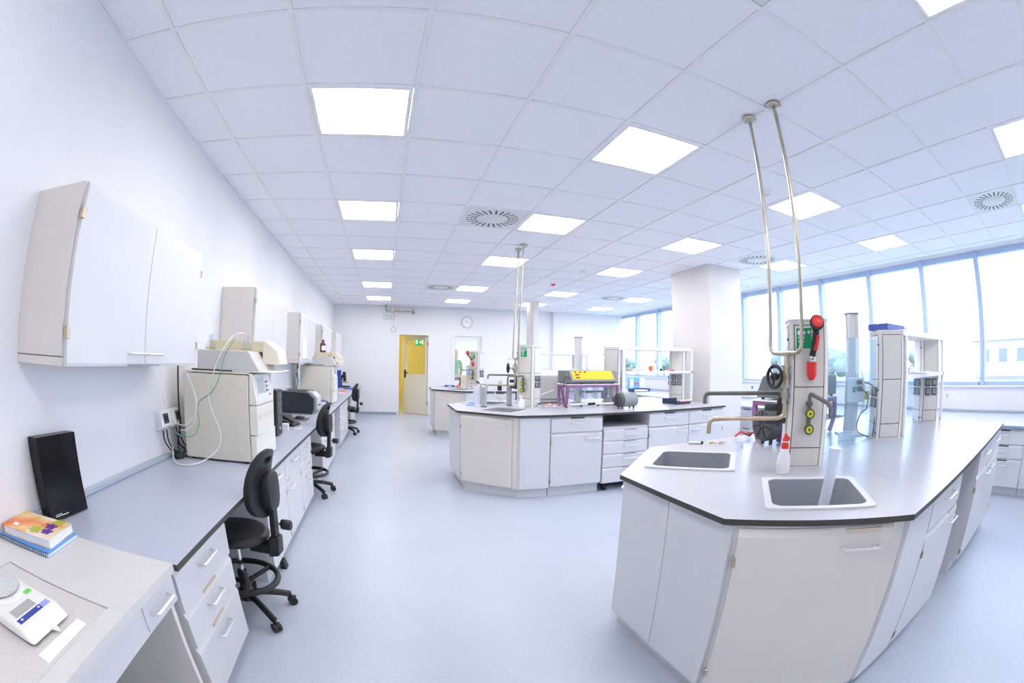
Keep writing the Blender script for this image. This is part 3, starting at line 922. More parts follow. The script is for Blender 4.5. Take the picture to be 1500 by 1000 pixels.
# ------------------------------------------------------------------ chromatography instruments on the bench
def instrument(label, y0):
    t = thing('chromatograph', label, 'instrument', (0.0, y0, B))
    MB().box(0.135, 0.0, 0.012, 0.612, 0.47, 0.535).build('housing', CREAM, t, bevel=0.006)
    MB().box(0.135, 0.0, 0.54, 0.617, 0.47, 0.552).build('lid_plate', CREAM, t, bevel=0.002)
    for fx in (0.17, 0.57):
        for fy in (0.04, 0.43):
            MB().cyl((fx, fy, 0), (fx, fy, 0.013), 0.018, 12).build('foot', BLACK, t, smooth=True)
    MB().lathe([(0.0, 0.0), (0.012, 0.0), (0.014, -0.003), (0.010, -0.004), (0.0, -0.003)], 20, (0.55, 0.0, 0.09), 'y').build('side_button', CREAML, t, smooth=True)
    # stepped front, towards +x
    fr = MB().extrude([(0.617, 0.012), (0.66, 0.012), (0.66, 0.175), (0.617, 0.175)], 0.0, 0.47, 'y').build('lower_door', CREAML, t, bevel=0.004)
    fr = MB().extrude([(0.617, 0.18), (0.672, 0.18), (0.672, 0.355), (0.617, 0.355)], 0.0, 0.40, 'y').build('middle_door', CREAML, t, bevel=0.004)
    MB().box(0.672, 0.03, 0.275, 0.676, 0.37, 0.30).build('grip', CREAM, fr, bevel=0.001)
    MB().box(0.617, 0.40, 0.18, 0.652, 0.47, 0.545).build('side_pillar', CREAML, t, bevel=0.003)
    pn = MB().extrude([(0.617, 0.36), (0.672, 0.36), (0.638, 0.545), (0.617, 0.545)], 0.0, 0.40, 'y').build('control_panel', CREAML, t, bevel=0.003)
    n = Vector((0.185, 0, 0.034)).normalized()
    def on_panel(u0, u1, v0, v1, h, m, nm):
        q = lambda u, v, k: (0.672 - 0.034 * v + n.x * k, u, 0.36 + 0.185 * v + n.z * k)
        return MB().hexa([q(u0, v0, 0), q(u1, v0, 0), q(u1, v1, 0), q(u0, v1, 0)], [q(u0, v0, h), q(u1, v0, h), q(u1, v1, h), q(u0, v1, h)]).build(nm, m, pn)
    on_panel(0.03, 0.36, 0.06, 0.95, 0.003, WHITE, 'bezel')
    on_panel(0.06, 0.22, 0.35, 0.85, 0.005, mat('screen_grey', (0.50, 0.54, 0.60), 0.2), 'screen')
    for k in range(3):
        on_panel(0.25, 0.275, 0.65 - 0.14 * k, 0.73 - 0.14 * k, 0.006, DGREY, 'key')
        on_panel(0.30, 0.325, 0.65 - 0.14 * k, 0.73 - 0.14 * k, 0.006, PGREY, 'key')
    on_panel(0.31, 0.335, 0.22, 0.29, 0.006, RED, 'key')
    # upper module
    MB().extrude([(0.245, 0.560), (0.690, 0.560), (0.610, 0.678), (0.245, 0.678)], 0.0, 0.44, 'y').build('upper_module', PGREY, t, bevel=0.004)
    MB().box(0.20, 0.005, 0.551, 0.66, 0.435, 0.561).build('gap_strip', DARK, t)
    MB().box(0.50, 0.0, 0.553, 0.77, 0.47, 0.562).build('ledge', CREAML, t, bevel=0.002)
    MB().extrude([(0.235, 0.675), (0.65, 0.675), (0.65, 0.745), (0.235, 0.745)], 0.22, 0.46, 'y').build('rear_cover', OLIVE, t, bevel=0.005)
    MB().extrude([(0.640, 0.600), (0.765, 0.600), (0.745, 0.690), (0.652, 0.750), (0.64, 0.750)], 0.22, 0.46, 'y').build('hood', CREAM, t, bevel=0.004)
    return t
instrument('large cream laboratory instrument nearest the camera on the wall bench', 1.23)
instrument('second large cream laboratory instrument farther along the wall bench', 5.20)

def flask(label, x, y, z, s=1.0):
    t = thing('conical_flask', label, 'flask', (x, y, z))
    pr = [(0.002, 0.002), (0.038, 0.002), (0.041, 0.006), (0.036, 0.022), (0.015, 0.068), (0.014, 0.090), (0.019, 0.096)]
    MB().shell([(r * s, h * s) for r, h in pr], 22).build('glass_body', VESSEL, t, smooth=True)
    MB().lathe([(0.0, 0.004), (0.037, 0.004), (0.036, 0.016), (0.0, 0.016)], 18).build('liquid', glass_mat('flask_liquid', (0.95, 0.88, 0.60), body=0.2, bodycol=(0.9, 0.8, 0.4)) if 'flask_liquid' not in _mats else _mats['flask_liquid'], t, smooth=True)
    return t
flask('clear conical flask with tubing on top of the nearest instrument', 0.565, 1.33, B + 0.678)
flask('clear conical flask behind the cabinet edge on the nearest instrument', 0.295, 1.34, B + 0.678)
flask('clear conical flask beside the brown bottle on the second instrument', 0.585, 5.32, B + 0.678)
t = thing('reagent_bottle', 'brown glass reagent bottle standing on the second instrument', 'bottle', (0.44, 5.50, B + 0.745))
MB().lathe([(0.0, 0.0), (0.046, 0.0), (0.048, 0.006), (0.048, 0.115), (0.040, 0.135), (0.017, 0.150), (0.016, 0.172), (0.0, 0.172)], 20).build('glass_body', AMBER, t, smooth=True)
MB().lathe([(0.0, 0.165), (0.021, 0.165), (0.021, 0.190), (0.0, 0.192)], 16).build('cap', mat('brown_cap', (0.20, 0.03, 0.015), 0.4), t, smooth=True)
lb = []
for k in range(9):
    a = -1.9 + 1.6 * k / 8
    lb.append((0.0485 * math.cos(a), 0.0485 * math.sin(a)))
MB().add([(x, y, 0.03) for x, y in lb] + [(x, y, 0.10) for x, y in lb], [(k, k + 1, 10 + k, 9 + k) for k in range(8)]).build('label', PAPER, t)

# tubing of the nearest instrument
def hose(name, label, cat, pts, r, m, seg=8):
    o = MB().tube(spline(pts, seg), r, 7).build(name, m, smooth=True)
    return tag(o, label, cat)
GRNT = mat('green_tubing', (0.10, 0.42, 0.18), 0.35)
WHT = mat('white_tubing', (0.80, 0.82, 0.83), 0.35)
zt = B + 0.678 + 0.096
hose('tubing', 'white tube looping from the conical flask down the cream instrument', 'tube',
     [(0.565, 1.32, zt - 0.05), (0.555, 1.31, zt + 0.008), (0.49, 1.26, zt - 0.01), (0.42, 1.215, 1.36), (0.365, 1.205, 1.22), (0.34, 1.205, 1.12), (0.37, 1.20, 1.02), (0.425, 1.19, 0.90), (0.40, 1.17, 0.80),
      (0.31, 1.10, 0.735), (0.215, 1.02, 0.722), (0.13, 1.05, 0.735), (0.085, 1.12, 0.80)], 0.0035, WHT)
hose('tubing', 'green tube crossing the side of the cream instrument', 'tube',
     [(0.50, 1.27, zt - 0.025), (0.45, 1.222, 1.36), (0.41, 1.213, 1.22), (0.36, 1.212, 1.14), (0.275, 1.212, 1.085), (0.25, 1.212, 1.03), (0.265, 1.20, 0.95), (0.235, 1.18, 0.88), (0.17, 1.15, 0.865), (0.11, 1.13, 0.89)], 0.0028, GRNT)
hose('tubing', 'white tube hanging from behind the cabinet and back to the wall', 'tube',
     [(0.155, 1.22, 1.26), (0.21, 1.21, 1.17), (0.245, 1.205, 1.08), (0.235, 1.19, 0.99), (0.17, 1.16, 0.935), (0.11, 1.14, 0.955), (0.06, 1.12, 1.04), (0.03, 1.11, 1.10)], 0.003, WHT)
hose('tubing', 'second white tube hanging beside the cabinet underside', 'tube',
     [(0.165, 1.222, 1.26), (0.225, 1.213, 1.16), (0.25, 1.209, 1.06), (0.235, 1.20, 0.96), (0.18, 1.18, 0.905), (0.13, 1.17, 0.90)], 0.003, WHT)
hose('cable', 'thick black cable running down behind the cream instrument', 'cable',
     [(0.055, 1.30, 1.33), (0.058, 1.30, 1.05), (0.07, 1.29, 0.92), (0.055, 1.26, 0.80), (0.10, 1.20, 0.735)], 0.006, BLACK)

# wall sockets with plugs and cables
for i, (y, lab) in enumerate(((1.115, 'white wall socket box with dark insert above the upstand'), (1.295, 'white wall socket box nearest the cream instrument'))):
    t = thing('wall_socket', lab, 'socket', (0.0, y, 0.955))
    MB().extrude([(0.0, -0.055), (0.030, -0.055), (0.062, -0.030), (0.040, 0.060), (0.0, 0.060)], -0.065, 0.065, 'y').build('box', WHITE, t, bevel=0.005)
    d = Vector((0.062 - 0.040, 0, -0.09)).normalized()
    nn = Vector((0.09, 0, 0.022)).normalized()
    o_ = Vector((0.040, 0, 0.060))
    q = lambda u, v, k: tuple(o_ + d * v + nn * k + Vector((0, u, 0)))
    MB().hexa([q(-0.035, 0.075, -0.002), q(0.035, 0.075, -0.002), q(0.035, 0.015, -0.002), q(-0.035, 0.015, -0.002)], [q(-0.035, 0.075, 0.003), q(0.035, 0.075, 0.003), q(0.035, 0.015, 0.003), q(-0.035, 0.015, 0.003)]).build('insert', DGREY, t)
    MB().hexa([q(-0.015, 0.06, -0.002), q(0.015, 0.06, -0.002), q(0.015, 0.03, -0.002), q(-0.015, 0.03, -0.002)], [q(-0.015, 0.06, 0.006), q(0.015, 0.06, 0.006), q(0.015, 0.03, 0.006), q(-0.015, 0.03, 0.006)]).build('switch', BLACK, t)
for k, (y, e, lab) in enumerate(((1.085, 0.20, 'black power cable from the first socket, outer one'), (1.135, 0.12, 'black power cable from the first socket, inner one'), (1.275, 0.03, 'black power cable from the second socket'), (1.325, 0.09, 'second black power cable from the second socket'))):
    hose('cable', lab, 'cable', [(0.04, y, 0.90), (0.045, y + 0.002, 0.84), (0.05, y + 0.02 + e * 0.2, 0.78), (0.07, y + 0.05 + e * 0.3, 0.745), (0.09, 1.215 + 0.01 * k, 0.727)], 0.005, BLACK)
t = thing('plug_block', 'black plug block lying behind the cream instrument', 'plug', (0.095, 1.19, B + 0.001), math.radians(50))
MB().box(-0.035, -0.018, 0, 0.035, 0.018, 0.03).build('block', BLACK, t, bevel=0.006)
MB().cyl((0.035, 0, 0.015), (0.075, 0, 0.012), 0.008, 10).build('strain_relief', BLACK, t, smooth=True)
hose('cable', 'black cable bundle behind the second cream instrument', 'cable', [(0.11, 5.15, 1.30), (0.10, 5.13, 1.15), (0.12, 5.12, 1.0), (0.07, 5.10, 0.86), (0.05, 5.12, 0.74)], 0.010, BLACK)
hose('tubing', 'green tube beside the second cream instrument', 'tube', [(0.13, 5.14, 1.25), (0.09, 5.10, 1.13), (0.13, 5.10, 1.03), (0.08, 5.09, 0.9)], 0.008, mat('teal_tube', (0.12, 0.45, 0.36), 0.4))

# ------------------------------------------------------------------ desk things between the instruments
t = thing('computer_tower', 'narrow black computer tower beside the nearest cream instrument', 'computer', (0.47, 2.24, B))
MB().box(-0.30, 0.0, 0.006, 0.062, 0.19, 0.382).build('case', BLACK, t, bevel=0.004)
for k, (z0, z1) in enumerate(((0.30, 0.36), (0.235, 0.29), (0.17, 0.225), (0.10, 0.16))):
    MB().box(0.062, 0.012, z0, 0.068, 0.178, z1).build('bay_cover', DGREY, t, bevel=0.002)
MB().cyl((0.062, 0.095, 0.06), (0.07, 0.095, 0.06), 0.012, 12).build('power_button', ALU, t, smooth=True)
MB().box(-0.29, 0.01, 0, 0.05, 0.18, 0.006).build('base', DGREY, t)
t = thing('test_tube_rack', 'small white rack with dark caps behind the computer tower', 'rack', (0.14, 3.30, B))
MB().box(-0.06, -0.10, 0.0, 0.06, 0.10, 0.02).box(-0.06, -0.10, 0.22, 0.06, 0.10, 0.235).box(-0.06, -0.10, 0, 0.06, -0.09, 0.235).box(-0.06, 0.09, 0, 0.06, 0.10, 0.235).build('rack_frame', WHITE, t)
for k in range(4):
    tb = MB().cyl((0, -0.07 + 0.047 * k, 0.02), (0, -0.07 + 0.047 * k, 0.27), 0.012, 10).build('tube', FROST, t, smooth=True)
    MB().cyl((0, -0.07 + 0.047 * k, 0.27), (0, -0.07 + 0.047 * k, 0.295), 0.014, 10).build('cap', BLACK if k % 2 else GRNT, tb, smooth=True)

t = thing('printer', 'black and grey desktop printer on the wall bench', 'printer', (0.36, 3.98, B))
MB().extrude([(-0.25, 0.02), (0.20, 0.02), (0.225, 0.05), (0.225, 0.19), (0.16, 0.25), (-0.22, 0.262), (-0.25, 0.24)], -0.16, 0.0, 'y').build('side_shell', mat('printer_dark', (0.022, 0.027, 0.035), 0.35), t, bevel=0.012, seg=2)
MB().extrude([(-0.24, 0.02), (0.22, 0.02), (0.245, 0.045), (0.245, 0.185), (0.18, 0.245), (-0.21, 0.255), (-0.24, 0.23)], 0.002, 0.30, 'y').build('body', mat('printer_silver', (0.55, 0.57, 0.60), 0.4), t, bevel=0.010, seg=2)
MB().extrude([(-0.25, 0.02), (0.20, 0.02), (0.225, 0.05), (0.225, 0.19), (0.16, 0.25), (-0.22, 0.262), (-0.25, 0.24)], 0.302, 0.36, 'y').build('side_shell', mat('printer_dark', (0.022, 0.027, 0.035), 0.35), t, bevel=0.012, seg=2)
MB().box(0.243, 0.04, 0.08, 0.248, 0.26, 0.10).build('paper_slot', BLACK, t)
MB().box(-0.15, 0.03, 0.248, 0.10, 0.27, 0.262).build('output_tray', DGREY, t, bevel=0.003)
MB().box(-0.22, -0.15, 0, 0.2, 0.35, 0.02).build('base', DGREY, t)

t = thing('telephone', 'black desk telephone with handset on the wall bench', 'telephone', (0.46, 2.93, B), math.radians(-12))
MB().extrude([(-0.12, 0.0), (0.11, 0.0), (0.11, 0.022), (-0.10, 0.075), (-0.12, 0.07)], -0.09, 0.09, 'y').build('base', BLACK, t, bevel=0.005)
MB().tube(spline([(-0.105, -0.06, 0.085), (-0.03, -0.062, 0.088), (0.05, -0.062, 0.062), (0.10, -0.06, 0.04)], 5), 0.018, 10).build('handset', BLACK, t, smooth=True)
for a in range(3):
    for b_ in range(4):
        x_ = -0.03 + 0.03 * b_
        zz = 0.022 + (0.11 - x_) / 0.21 * 0.053
        MB().box(x_ - 0.009, 0.0 + 0.028 * a - 0.009, zz - 0.004, x_ + 0.009, 0.028 * a + 0.009, zz + 0.004).build('key', MGREY, t)
t = thing('computer_mouse', 'black and red computer mouse on its dark pad', 'mouse', (0.50, 3.38, B + 0.005), math.radians(20))
MB().ball((0, 0, 0.012), 0.055, 0.032, 0.022).build('shell', BLACK, t, smooth=True)
MB().ball((-0.02, 0, 0.027), 0.018, 0.014, 0.009).build('red_wheel', RED, t, smooth=True)
o = MB().box(-0.11, -0.12, 0, 0.11, 0.12, 0.004).build('mouse_pad', mat('pad_grey', (0.10, 0.095, 0.10), 0.8), bevel=0.001)
o.location = (0.49, 3.36, B + 0.0005); tag(o, 'dark grey mouse pad in front of the printer', 'mouse pad')
t = thing('keyboard', 'black compact keypad lying behind the telephone', 'keyboard', (0.34, 3.40, B), math.radians(14))
MB().box(-0.07, -0.2, 0, 0.07, 0.2, 0.018).build('tray', BLACK, t, bevel=0.004)
for a in range(4):
    for b_ in range(11):
        MB().box(-0.06 + 0.031 * a, -0.19 + 0.035 * b_, 0.018, -0.034 + 0.031 * a, -0.161 + 0.035 * b_, 0.025).build('key', DGREY, t)
t = thing('small_carton', 'small white cube carton with a dark blue side', 'carton', (0.52, 2.60, B), math.radians(6))
MB().box(-0.028, -0.035, 0, 0.030, 0.035, 0.062).build('box', WHITE, t, bevel=0.002)
MB().box(-0.085, -0.035, 0, -0.029, 0.035, 0.064).build('blue_box', BLUE, t, bevel=0.002)
t = thing('note_cards', 'loose white note cards beside the small carton', 'cards', (0.625, 2.72, B + 0.0005), math.radians(25))
MB().box(-0.04, -0.055, 0, 0.04, 0.055, 0.002).build('card', PAPER, t)
MB().box(-0.03, -0.06, 0.002, 0.045, 0.045, 0.004).build('card', mat('grey_paper', (0.6, 0.6, 0.62), 0.8), t)
t = thing('ring_binder', 'blue and white ring binder lying by the second instrument', 'binder', (0.46, 5.0, B), math.radians(20))
MB().box(-0.10, -0.13, 0, 0.11, 0.13, 0.004).box(-0.10, -0.13, 0.052, 0.11, 0.13, 0.056).box(0.106, -0.13, 0, 0.11, 0.13, 0.056).build('cover', BLUE, t)
MB().box(-0.095, -0.12, 0.004, 0.09, 0.12, 0.05).build('pages', PAPER, t)
MB().box(0.11, -0.06, 0.008, 0.1112, 0.06, 0.048).build('spine_label', PAPER, t)
t = thing('orange_pack', 'orange and white pack on the far end of the wall bench', 'pack', (0.56, 7.5, B))
MB().box(-0.06, -0.10, 0, 0.06, 0.10, 0.035).build('pack', ORANGE, t, bevel=0.003)
MB().box(-0.06, -0.30, 0, 0.06, -0.11, 0.015).build('white_pack', PAPER, t, bevel=0.002)
t = thing('microscope', 'small black microscope at the far end of the wall bench', 'microscope', (0.42, 9.2, B))
MB().box(-0.10, -0.09, 0, 0.13, 0.09, 0.035).build('base', BLACK, t, bevel=0.008)
MB().tube(spline([(-0.08, 0, 0.03), (-0.09, 0, 0.14), (-0.06, 0, 0.25), (0.0, 0, 0.30)], 5), 0.03, 10).build('arm', BLACK, t, smooth=True)
MB().cyl((0.01, 0, 0.14), (-0.01, 0, 0.36), 0.04, 14).build('tube', BLACK, t, smooth=True)
MB().box(-0.06, -0.06, 0.11, 0.08, 0.06, 0.125).build('stage', DGREY, t)
t = thing('blue_stand', 'upright blue board beside the far black microscope', 'stand', (0.28, 9.0, B))
MB().box(-0.08, -0.012, 0.01, 0.08, 0.012, 0.40).build('board', BLUE, t, bevel=0.003)
MB().box(-0.09, -0.06, 0, 0.09, 0.06, 0.012).build('foot', BLUE, t, bevel=0.003)
o = MB().box(-0.12, -0.25, 0, 0.12, 0.25, 0.012).build('bench_mat', BLUE, bevel=0.003)
o.location = (0.58, 8.75, B + 0.0005); tag(o, 'flat blue mat on the far end of the wall bench', 'mat')

# ------------------------------------------------------------------ stools
def make_stool(label, loc, rz):
    # local: the sitter faces -y, the backrest is at +y
    t = thing('laboratory_stool', label, 'stool', loc, rz, 'black stools along the wall bench')
    arm = None
    for k in range(5):
        a = 2 * PI * k / 5 + math.radians(90 + 36)
        m = MB()
        m.tube(spline([(0.02, 0, 0.115), (0.10, 0, 0.112), (0.19, 0, 0.092), (0.255, 0, 0.070)], 4), 0.02, 8, rr=None)
        m.xform(Matrix.Rotation(a, 4, 'Z'))
        lg = m.build('leg', BLACK, t, smooth=True)
        c = MB()
        for s in (-1, 1):
            c.cyl((0.262, s * 0.004, 0.026), (0.262, s * 0.022, 0.026), 0.026, 14)
        c.cyl((0.255, 0, 0.045), (0.255, 0, 0.075), 0.009, 8)
        c.box(0.24, -0.004, 0.03, 0.285, 0.004, 0.055)
        c.xform(Matrix.Rotation(a, 4, 'Z'))
        c.build('caster', BLACK, lg, smooth=True)
    MB().lathe([(0.0, 0.085), (0.05, 0.085), (0.045, 0.14), (0.03, 0.16), (0.028, 0.26), (0.0, 0.26)], 18).build('hub', BLACK, t, smooth=True)
    MB().cyl((0, 0, 0.25), (0, 0, 0.455), 0.0135, 14).build('gas_column', CHROME, t, smooth=True)
    ring = [(0.20 * math.cos(2 * PI * j / 36), 0.20 * math.sin(2 * PI * j / 36), 0.222) for j in range(36)]
    fr = MB().tube(ring, 0.017, 10, closed=True).build('foot_ring', BLACK, t, smooth=True)
    for k in range(3):
        a = 2 * PI * k / 3 + 0.5
        MB().tube([(0.025 * math.cos(a), 0.025 * math.sin(a), 0.185), (0.19 * math.cos(a), 0.19 * math.sin(a), 0.22)], 0.013, 8).build('spoke', BLACK, fr, smooth=True)
    MB().lathe([(0.0, 0.452), (0.14, 0.452), (0.175, 0.458), (0.192, 0.470), (0.195, 0.482), (0.188, 0.495), (0.165, 0.500), (0.10, 0.490), (0.0, 0.484)], 36).build('seat', PUBLK, t, smooth=True, sharp=60)
    dots = MB()
    for i in range(-5, 6):
        for j in range(-5, 6):
            x_, y_ = 0.027 * i, 0.027 * j
            rr_ = math.hypot(x_, y_)
            if rr_ < 0.14:
                zz = 0.484 + 0.006 * (rr_ / 0.10 if rr_ < 0.1 else 1 + (rr_ - 0.1) / 0.04)
                dots.cyl((x_, y_, zz - 0.002), (x_, y_, zz + 0.0012), 0.0035, 6)
    dd = dots.build('seat_dimples', DGREY, t)
    dd['kind'] = 'stuff'
    MB().box(-0.06, -0.06, 0.425, 0.06, 0.10, 0.455).build('mechanism', BLACK, t, bevel=0.006)
    MB().cyl((0.05, -0.05, 0.43), (0.09, -0.12, 0.42), 0.012, 8).build('lever', BLACK, t, smooth=True)
    # backrest support
    MB().box(-0.035, 0.09, 0.40, 0.035, 0.245, 0.455).build('bracket_arm', BLACK, t, bevel=0.008)
    MB().hexa([(-0.045, 0.205, 0.39), (0.045, 0.205, 0.39), (0.04, 0.262, 0.40), (-0.04, 0.262, 0.40)], [(-0.04, 0.215, 0.50), (0.04, 0.215, 0.50), (0.035, 0.27, 0.50), (-0.035, 0.27, 0.50)]).build('bracket_box', BLACK, t, bevel=0.006)
    MB().hexa([(-0.028, 0.225, 0.49), (0.028, 0.225, 0.49), (0.028, 0.255, 0.49), (-0.028, 0.255, 0.49)], [(-0.028, 0.235, 0.68), (0.028, 0.235, 0.68), (0.028, 0.262, 0.68), (-0.028, 0.262, 0.68)]).build('back_post', BLACK, t, bevel=0.004)
    kn = MB().cyl((0, 0.262, 0.565), (0, 0.285, 0.565), 0.007, 8).build('knob_shaft', CHROME, t, smooth=True)
    MB().lathe([(0.0, 0.0), (0.024, 0.0), (0.026, 0.006), (0.026, 0.046), (0.022, 0.052), (0.0, 0.052)], 20, (0, 0.285, 0.565), 'y').build('knob', BLACK, kn, smooth=True)
    # backrest: rounded plate with a slot, curved and tilted
    prof = []
    N = 30
    for j in range(N):
        a = 2 * PI * j / N
        c_, s_ = math.cos(a), math.sin(a)
        x_ = 0.145 * math.copysign(abs(c_) ** 0.75, c_)
        z_ = 0.165 * math.copysign(abs(s_) ** 0.80, s_)
        x_ *= 1.0 - 0.16 * (z_ / 0.165)
        prof.append((x_, z_))
    slot = [(0.048 * math.cos(2 * PI * j / 14), 0.115 + 0.016 * math.sin(2 * PI * j / 14)) for j in range(14)]
    b_ = plate('backrest', prof, [slot], -0.018, 0.018, [PUBLK, PUBLK], t)
    me = b_.data
    bm = bmesh.new(); bm.from_mesh(me)
    es = [e for e in bm.edges if e.calc_face_angle(0) > 1.0]
    bmesh.ops.bevel(bm, geom=es, offset=0.010, segments=3, affect='EDGES', clamp_overlap=True)
    for v in bm.verts:
        x_, z_, y_ = v.co.x, v.co.y, v.co.z
        yy = y_ - 1.3 * x_ * x_ + 0.10 * z_ + 0.9 * z_ * z_
        v.co = Vector((x_, 0.205 + yy, 0.770 + z_))
    bmesh.ops.recalc_face_normals(bm, faces=bm.faces)
    bm.to_mesh(me); bm.free()
    me.polygons.foreach_set('use_smooth', [True] * len(me.polygons))
    me.set_sharp_from_angle(angle=math.radians(60))
    # rear pad that carries the backrest
    pad = [(0.075 * math.copysign(abs(math.cos(2 * PI * j / 20)) ** 0.7, math.cos(2 * PI * j / 20)), 0.735 + 0.095 * math.copysign(abs(math.sin(2 * PI * j / 20)) ** 0.7, math.sin(2 * PI * j / 20))) for j in range(20)]
    MB().extrude(pad, 0.212, 0.268, 'y').build('back_pad', BLACK, t, bevel=0.008, seg=2, smooth=True)
    return t
# backrest towards the aisle (+x)
st = make_stool('nearest black laboratory stool with foot ring at the wall bench', (0.645, 0.70, 0), math.radians(-97))
dup(st, (0.635, 3.06, 0), math.radians(-100), 'second black laboratory stool along the wall bench, beside the telephone')
dup(st, (0.66, 6.92, 0), math.radians(-98), 'farthest black laboratory stool near the end of the wall bench')

# ================================================================== islands
# island frame: origin at the middle of the rounded-off (left) end on the floor, +x along the island, -y towards the camera
ISL = [(2.49, 0.02), (2.19, 3.62), (2.29, 7.22)]
INAME = ['near', 'middle', 'far']
HD = 0.885      # half depth
LEN = 3.18
S1 = (0.495, 0.430)    # centre of the back sink (island frame)
S2 = (0.498, -0.392)   # centre of the front sink
SW = 0.455             # outer size of a sink

def rot2(poly, a, cx, cy):
    c, s = math.cos(a), math.sin(a)
    return [(cx + x * c - y * s, cy + x * s + y * c) for x, y in poly]

def inset_oct(d):
    """plan of the island top, moved inwards by d on the free sides"""
    k = math.tan(math.radians(22.5)) * d
    return [(d, -0.36 - k + 0.0), (0.51 + k, -HD + d), (LEN - d, -HD + d), (LEN - d, HD - d), (0.51 + k, HD - d), (d, 0.36 + k)]

def make_sink(label, ox, oy, c, big=True):
    a = math.radians(45)
    t = thing('sink', label, 'sink', (ox + c[0], oy + c[1], T), a, 'grey sinks let into the island tops')
    out = rrect(0, 0, SW, SW, 0.02, 3)
    inn = rrect(0, 0, SW - 0.058, SW - 0.058, 0.045, 4)
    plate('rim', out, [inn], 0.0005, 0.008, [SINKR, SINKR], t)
    b = MB()
    n = len(inn)
    low = rrect(0, 0, SW - 0.085, SW - 0.085, 0.05, 4)
    vs = [(x, y, 0.004) for x, y in inn] + [(x, y, -0.17) for x, y in low]
    b.add(vs, [(i, (i + 1) % n, n + (i + 1) % n, n + i) for i in range(n)] + [tuple(range(n, 2 * n))])
    o = b.build('basin', SINK, t, smooth=True, sharp=50)
    for p in o.data.polygons:
        pass
    o.data.flip_normals()
    MB().lathe([(0.0, 0.002), (0.022, 0.003), (0.03, 0.0), (0.0, -0.002)], 18, (0, 0, -0.167)).build('drain', METAL, t, smooth=True)
    return t

def chamfer_front(t, p, q, mirror, handle_right):
    """door on a slanted face from p to q (plan points, outer side to the right of p->q)"""
    d = Vector((q[0] - p[0], q[1] - p[1], 0))
    L = d.length
    ang = math.atan2(d.y, d.x)
    M_ = Matrix.Translation((p[0], p[1], 0)) @ Matrix.Rotation(ang, 4, 'Z')
    return M_, L

def end_cabinet(label, ox, oy):
    t = thing('sink_cabinet', label, 'cabinet', (ox, oy, 0), 0, 'angled sink cabinets of the islands')
    poly = inset_oct(0.045)
    xr = 0.86
    pl = [(poly[0][0], poly[0][1]), (poly[1][0], poly[1][1]), (xr, poly[1][1]), (xr, poly[4][1]), (poly[4][0], poly[4][1]), (poly[5][0], poly[5][1])]
    MB().prism(pl, 0.10, 0.64).build('body', LAM, t)
    rim_in = [(poly[0][0] + 0.018, poly[0][1] + 0.01), (poly[1][0] + 0.01, poly[1][1] + 0.018), (xr - 0.018, poly[1][1] + 0.018), (xr - 0.018, poly[4][1] - 0.018), (poly[4][0] + 0.01, poly[4][1] - 0.018), (poly[5][0] + 0.018, poly[5][1] - 0.01)]
    plate('upper_body', pl, [rim_in], 0.64, T - 0.0225, [LAM, LAM], t)
    pk = inset_oct(0.085)
    MB().prism([pk[0], pk[1], (xr - 0.002, pk[1][1]), (xr - 0.002, pk[4][1]), pk[4], pk[5]], 0.0, 0.10).build('plinth', LAM, t)
    # end panels
    for y0, y1 in ((-0.375, -0.002), (0.002, 0.375)):
        MB().box(0.028, y0, 0.105, 0.045, y1, T - 0.03).build('end_panel', LAM, t, bevel=0.001)
    # slanted doors
    for sgn in (-1, 1):
        e = Vector((poly[1][0] - poly[0][0], (poly[1][1] - poly[0][1]) * (1 if sgn < 0 else -1), 0)) if False else None
        a = Vector((poly[0][0], sgn * abs(poly[0][1]), 0)); b = Vector((poly[1][0], sgn * abs(poly[1][1]), 0))
        if sgn > 0:
            a, b = b, a
        d = (b - a); L = d.length; ang = math.atan2(d.y, d.x)
        h = bpy.data.objects.new('slanted_front', None)
        # door built directly under the cabinet with its own transform
        door = MB().extrude([(0.0, 0.115), (-0.020, 0.115), (-0.020, 0.795), (-0.008, 0.822), (0.0, 0.822)], 0.012, L - 0.055, 'x').build('door', LAMSH if sgn < 0 else LAM, t, bevel=0.0015)  # camera-side door takes the laminate copy with the shade in its colour
        bpy.data.objects.remove(h)
        door.location = a; door.rotation_euler = (0, 0, ang)
        if sgn < 0:
            hx0, hx1 = L - 0.055 - 0.20, L - 0.055 - 0.05
            xh = 0.012
        else:
            hx0, hx1 = L - 0.25, L - 0.11
            xh = 0.012
        bow_handle(door, hx0, hx1, -0.020, 0.752)
        MB().box(hx0, -0.0190, 0.800, hx1, -0.0085, 0.816).build('label_slot', EDGE, door)
        for zz in (0.19, 0.70):
            MB().box(xh - 0.006, -0.026, zz - 0.019, xh + 0.008, -0.002, zz + 0.019).build('hinge', BRASS, door, bevel=0.002)
        st = MB().box(L - 0.052, -0.006, 0.105, L - 0.004, 0.0, 0.83).box(0.012, -0.004, 0.826, L - 0.055, 0.0, 0.836).build('filler', LAMSH if sgn < 0 else LAM, t)
        st.location = a; st.rotation_euler = (0, 0, ang)
    for s in (-1, 1):
        y = s * (HD - 0.045)
        MB().box(0.545, y, 0.105, xr - 0.003, y + s * 0.018, T - 0.03).build('side_panel', LAM, t, bevel=0.001)
    return t

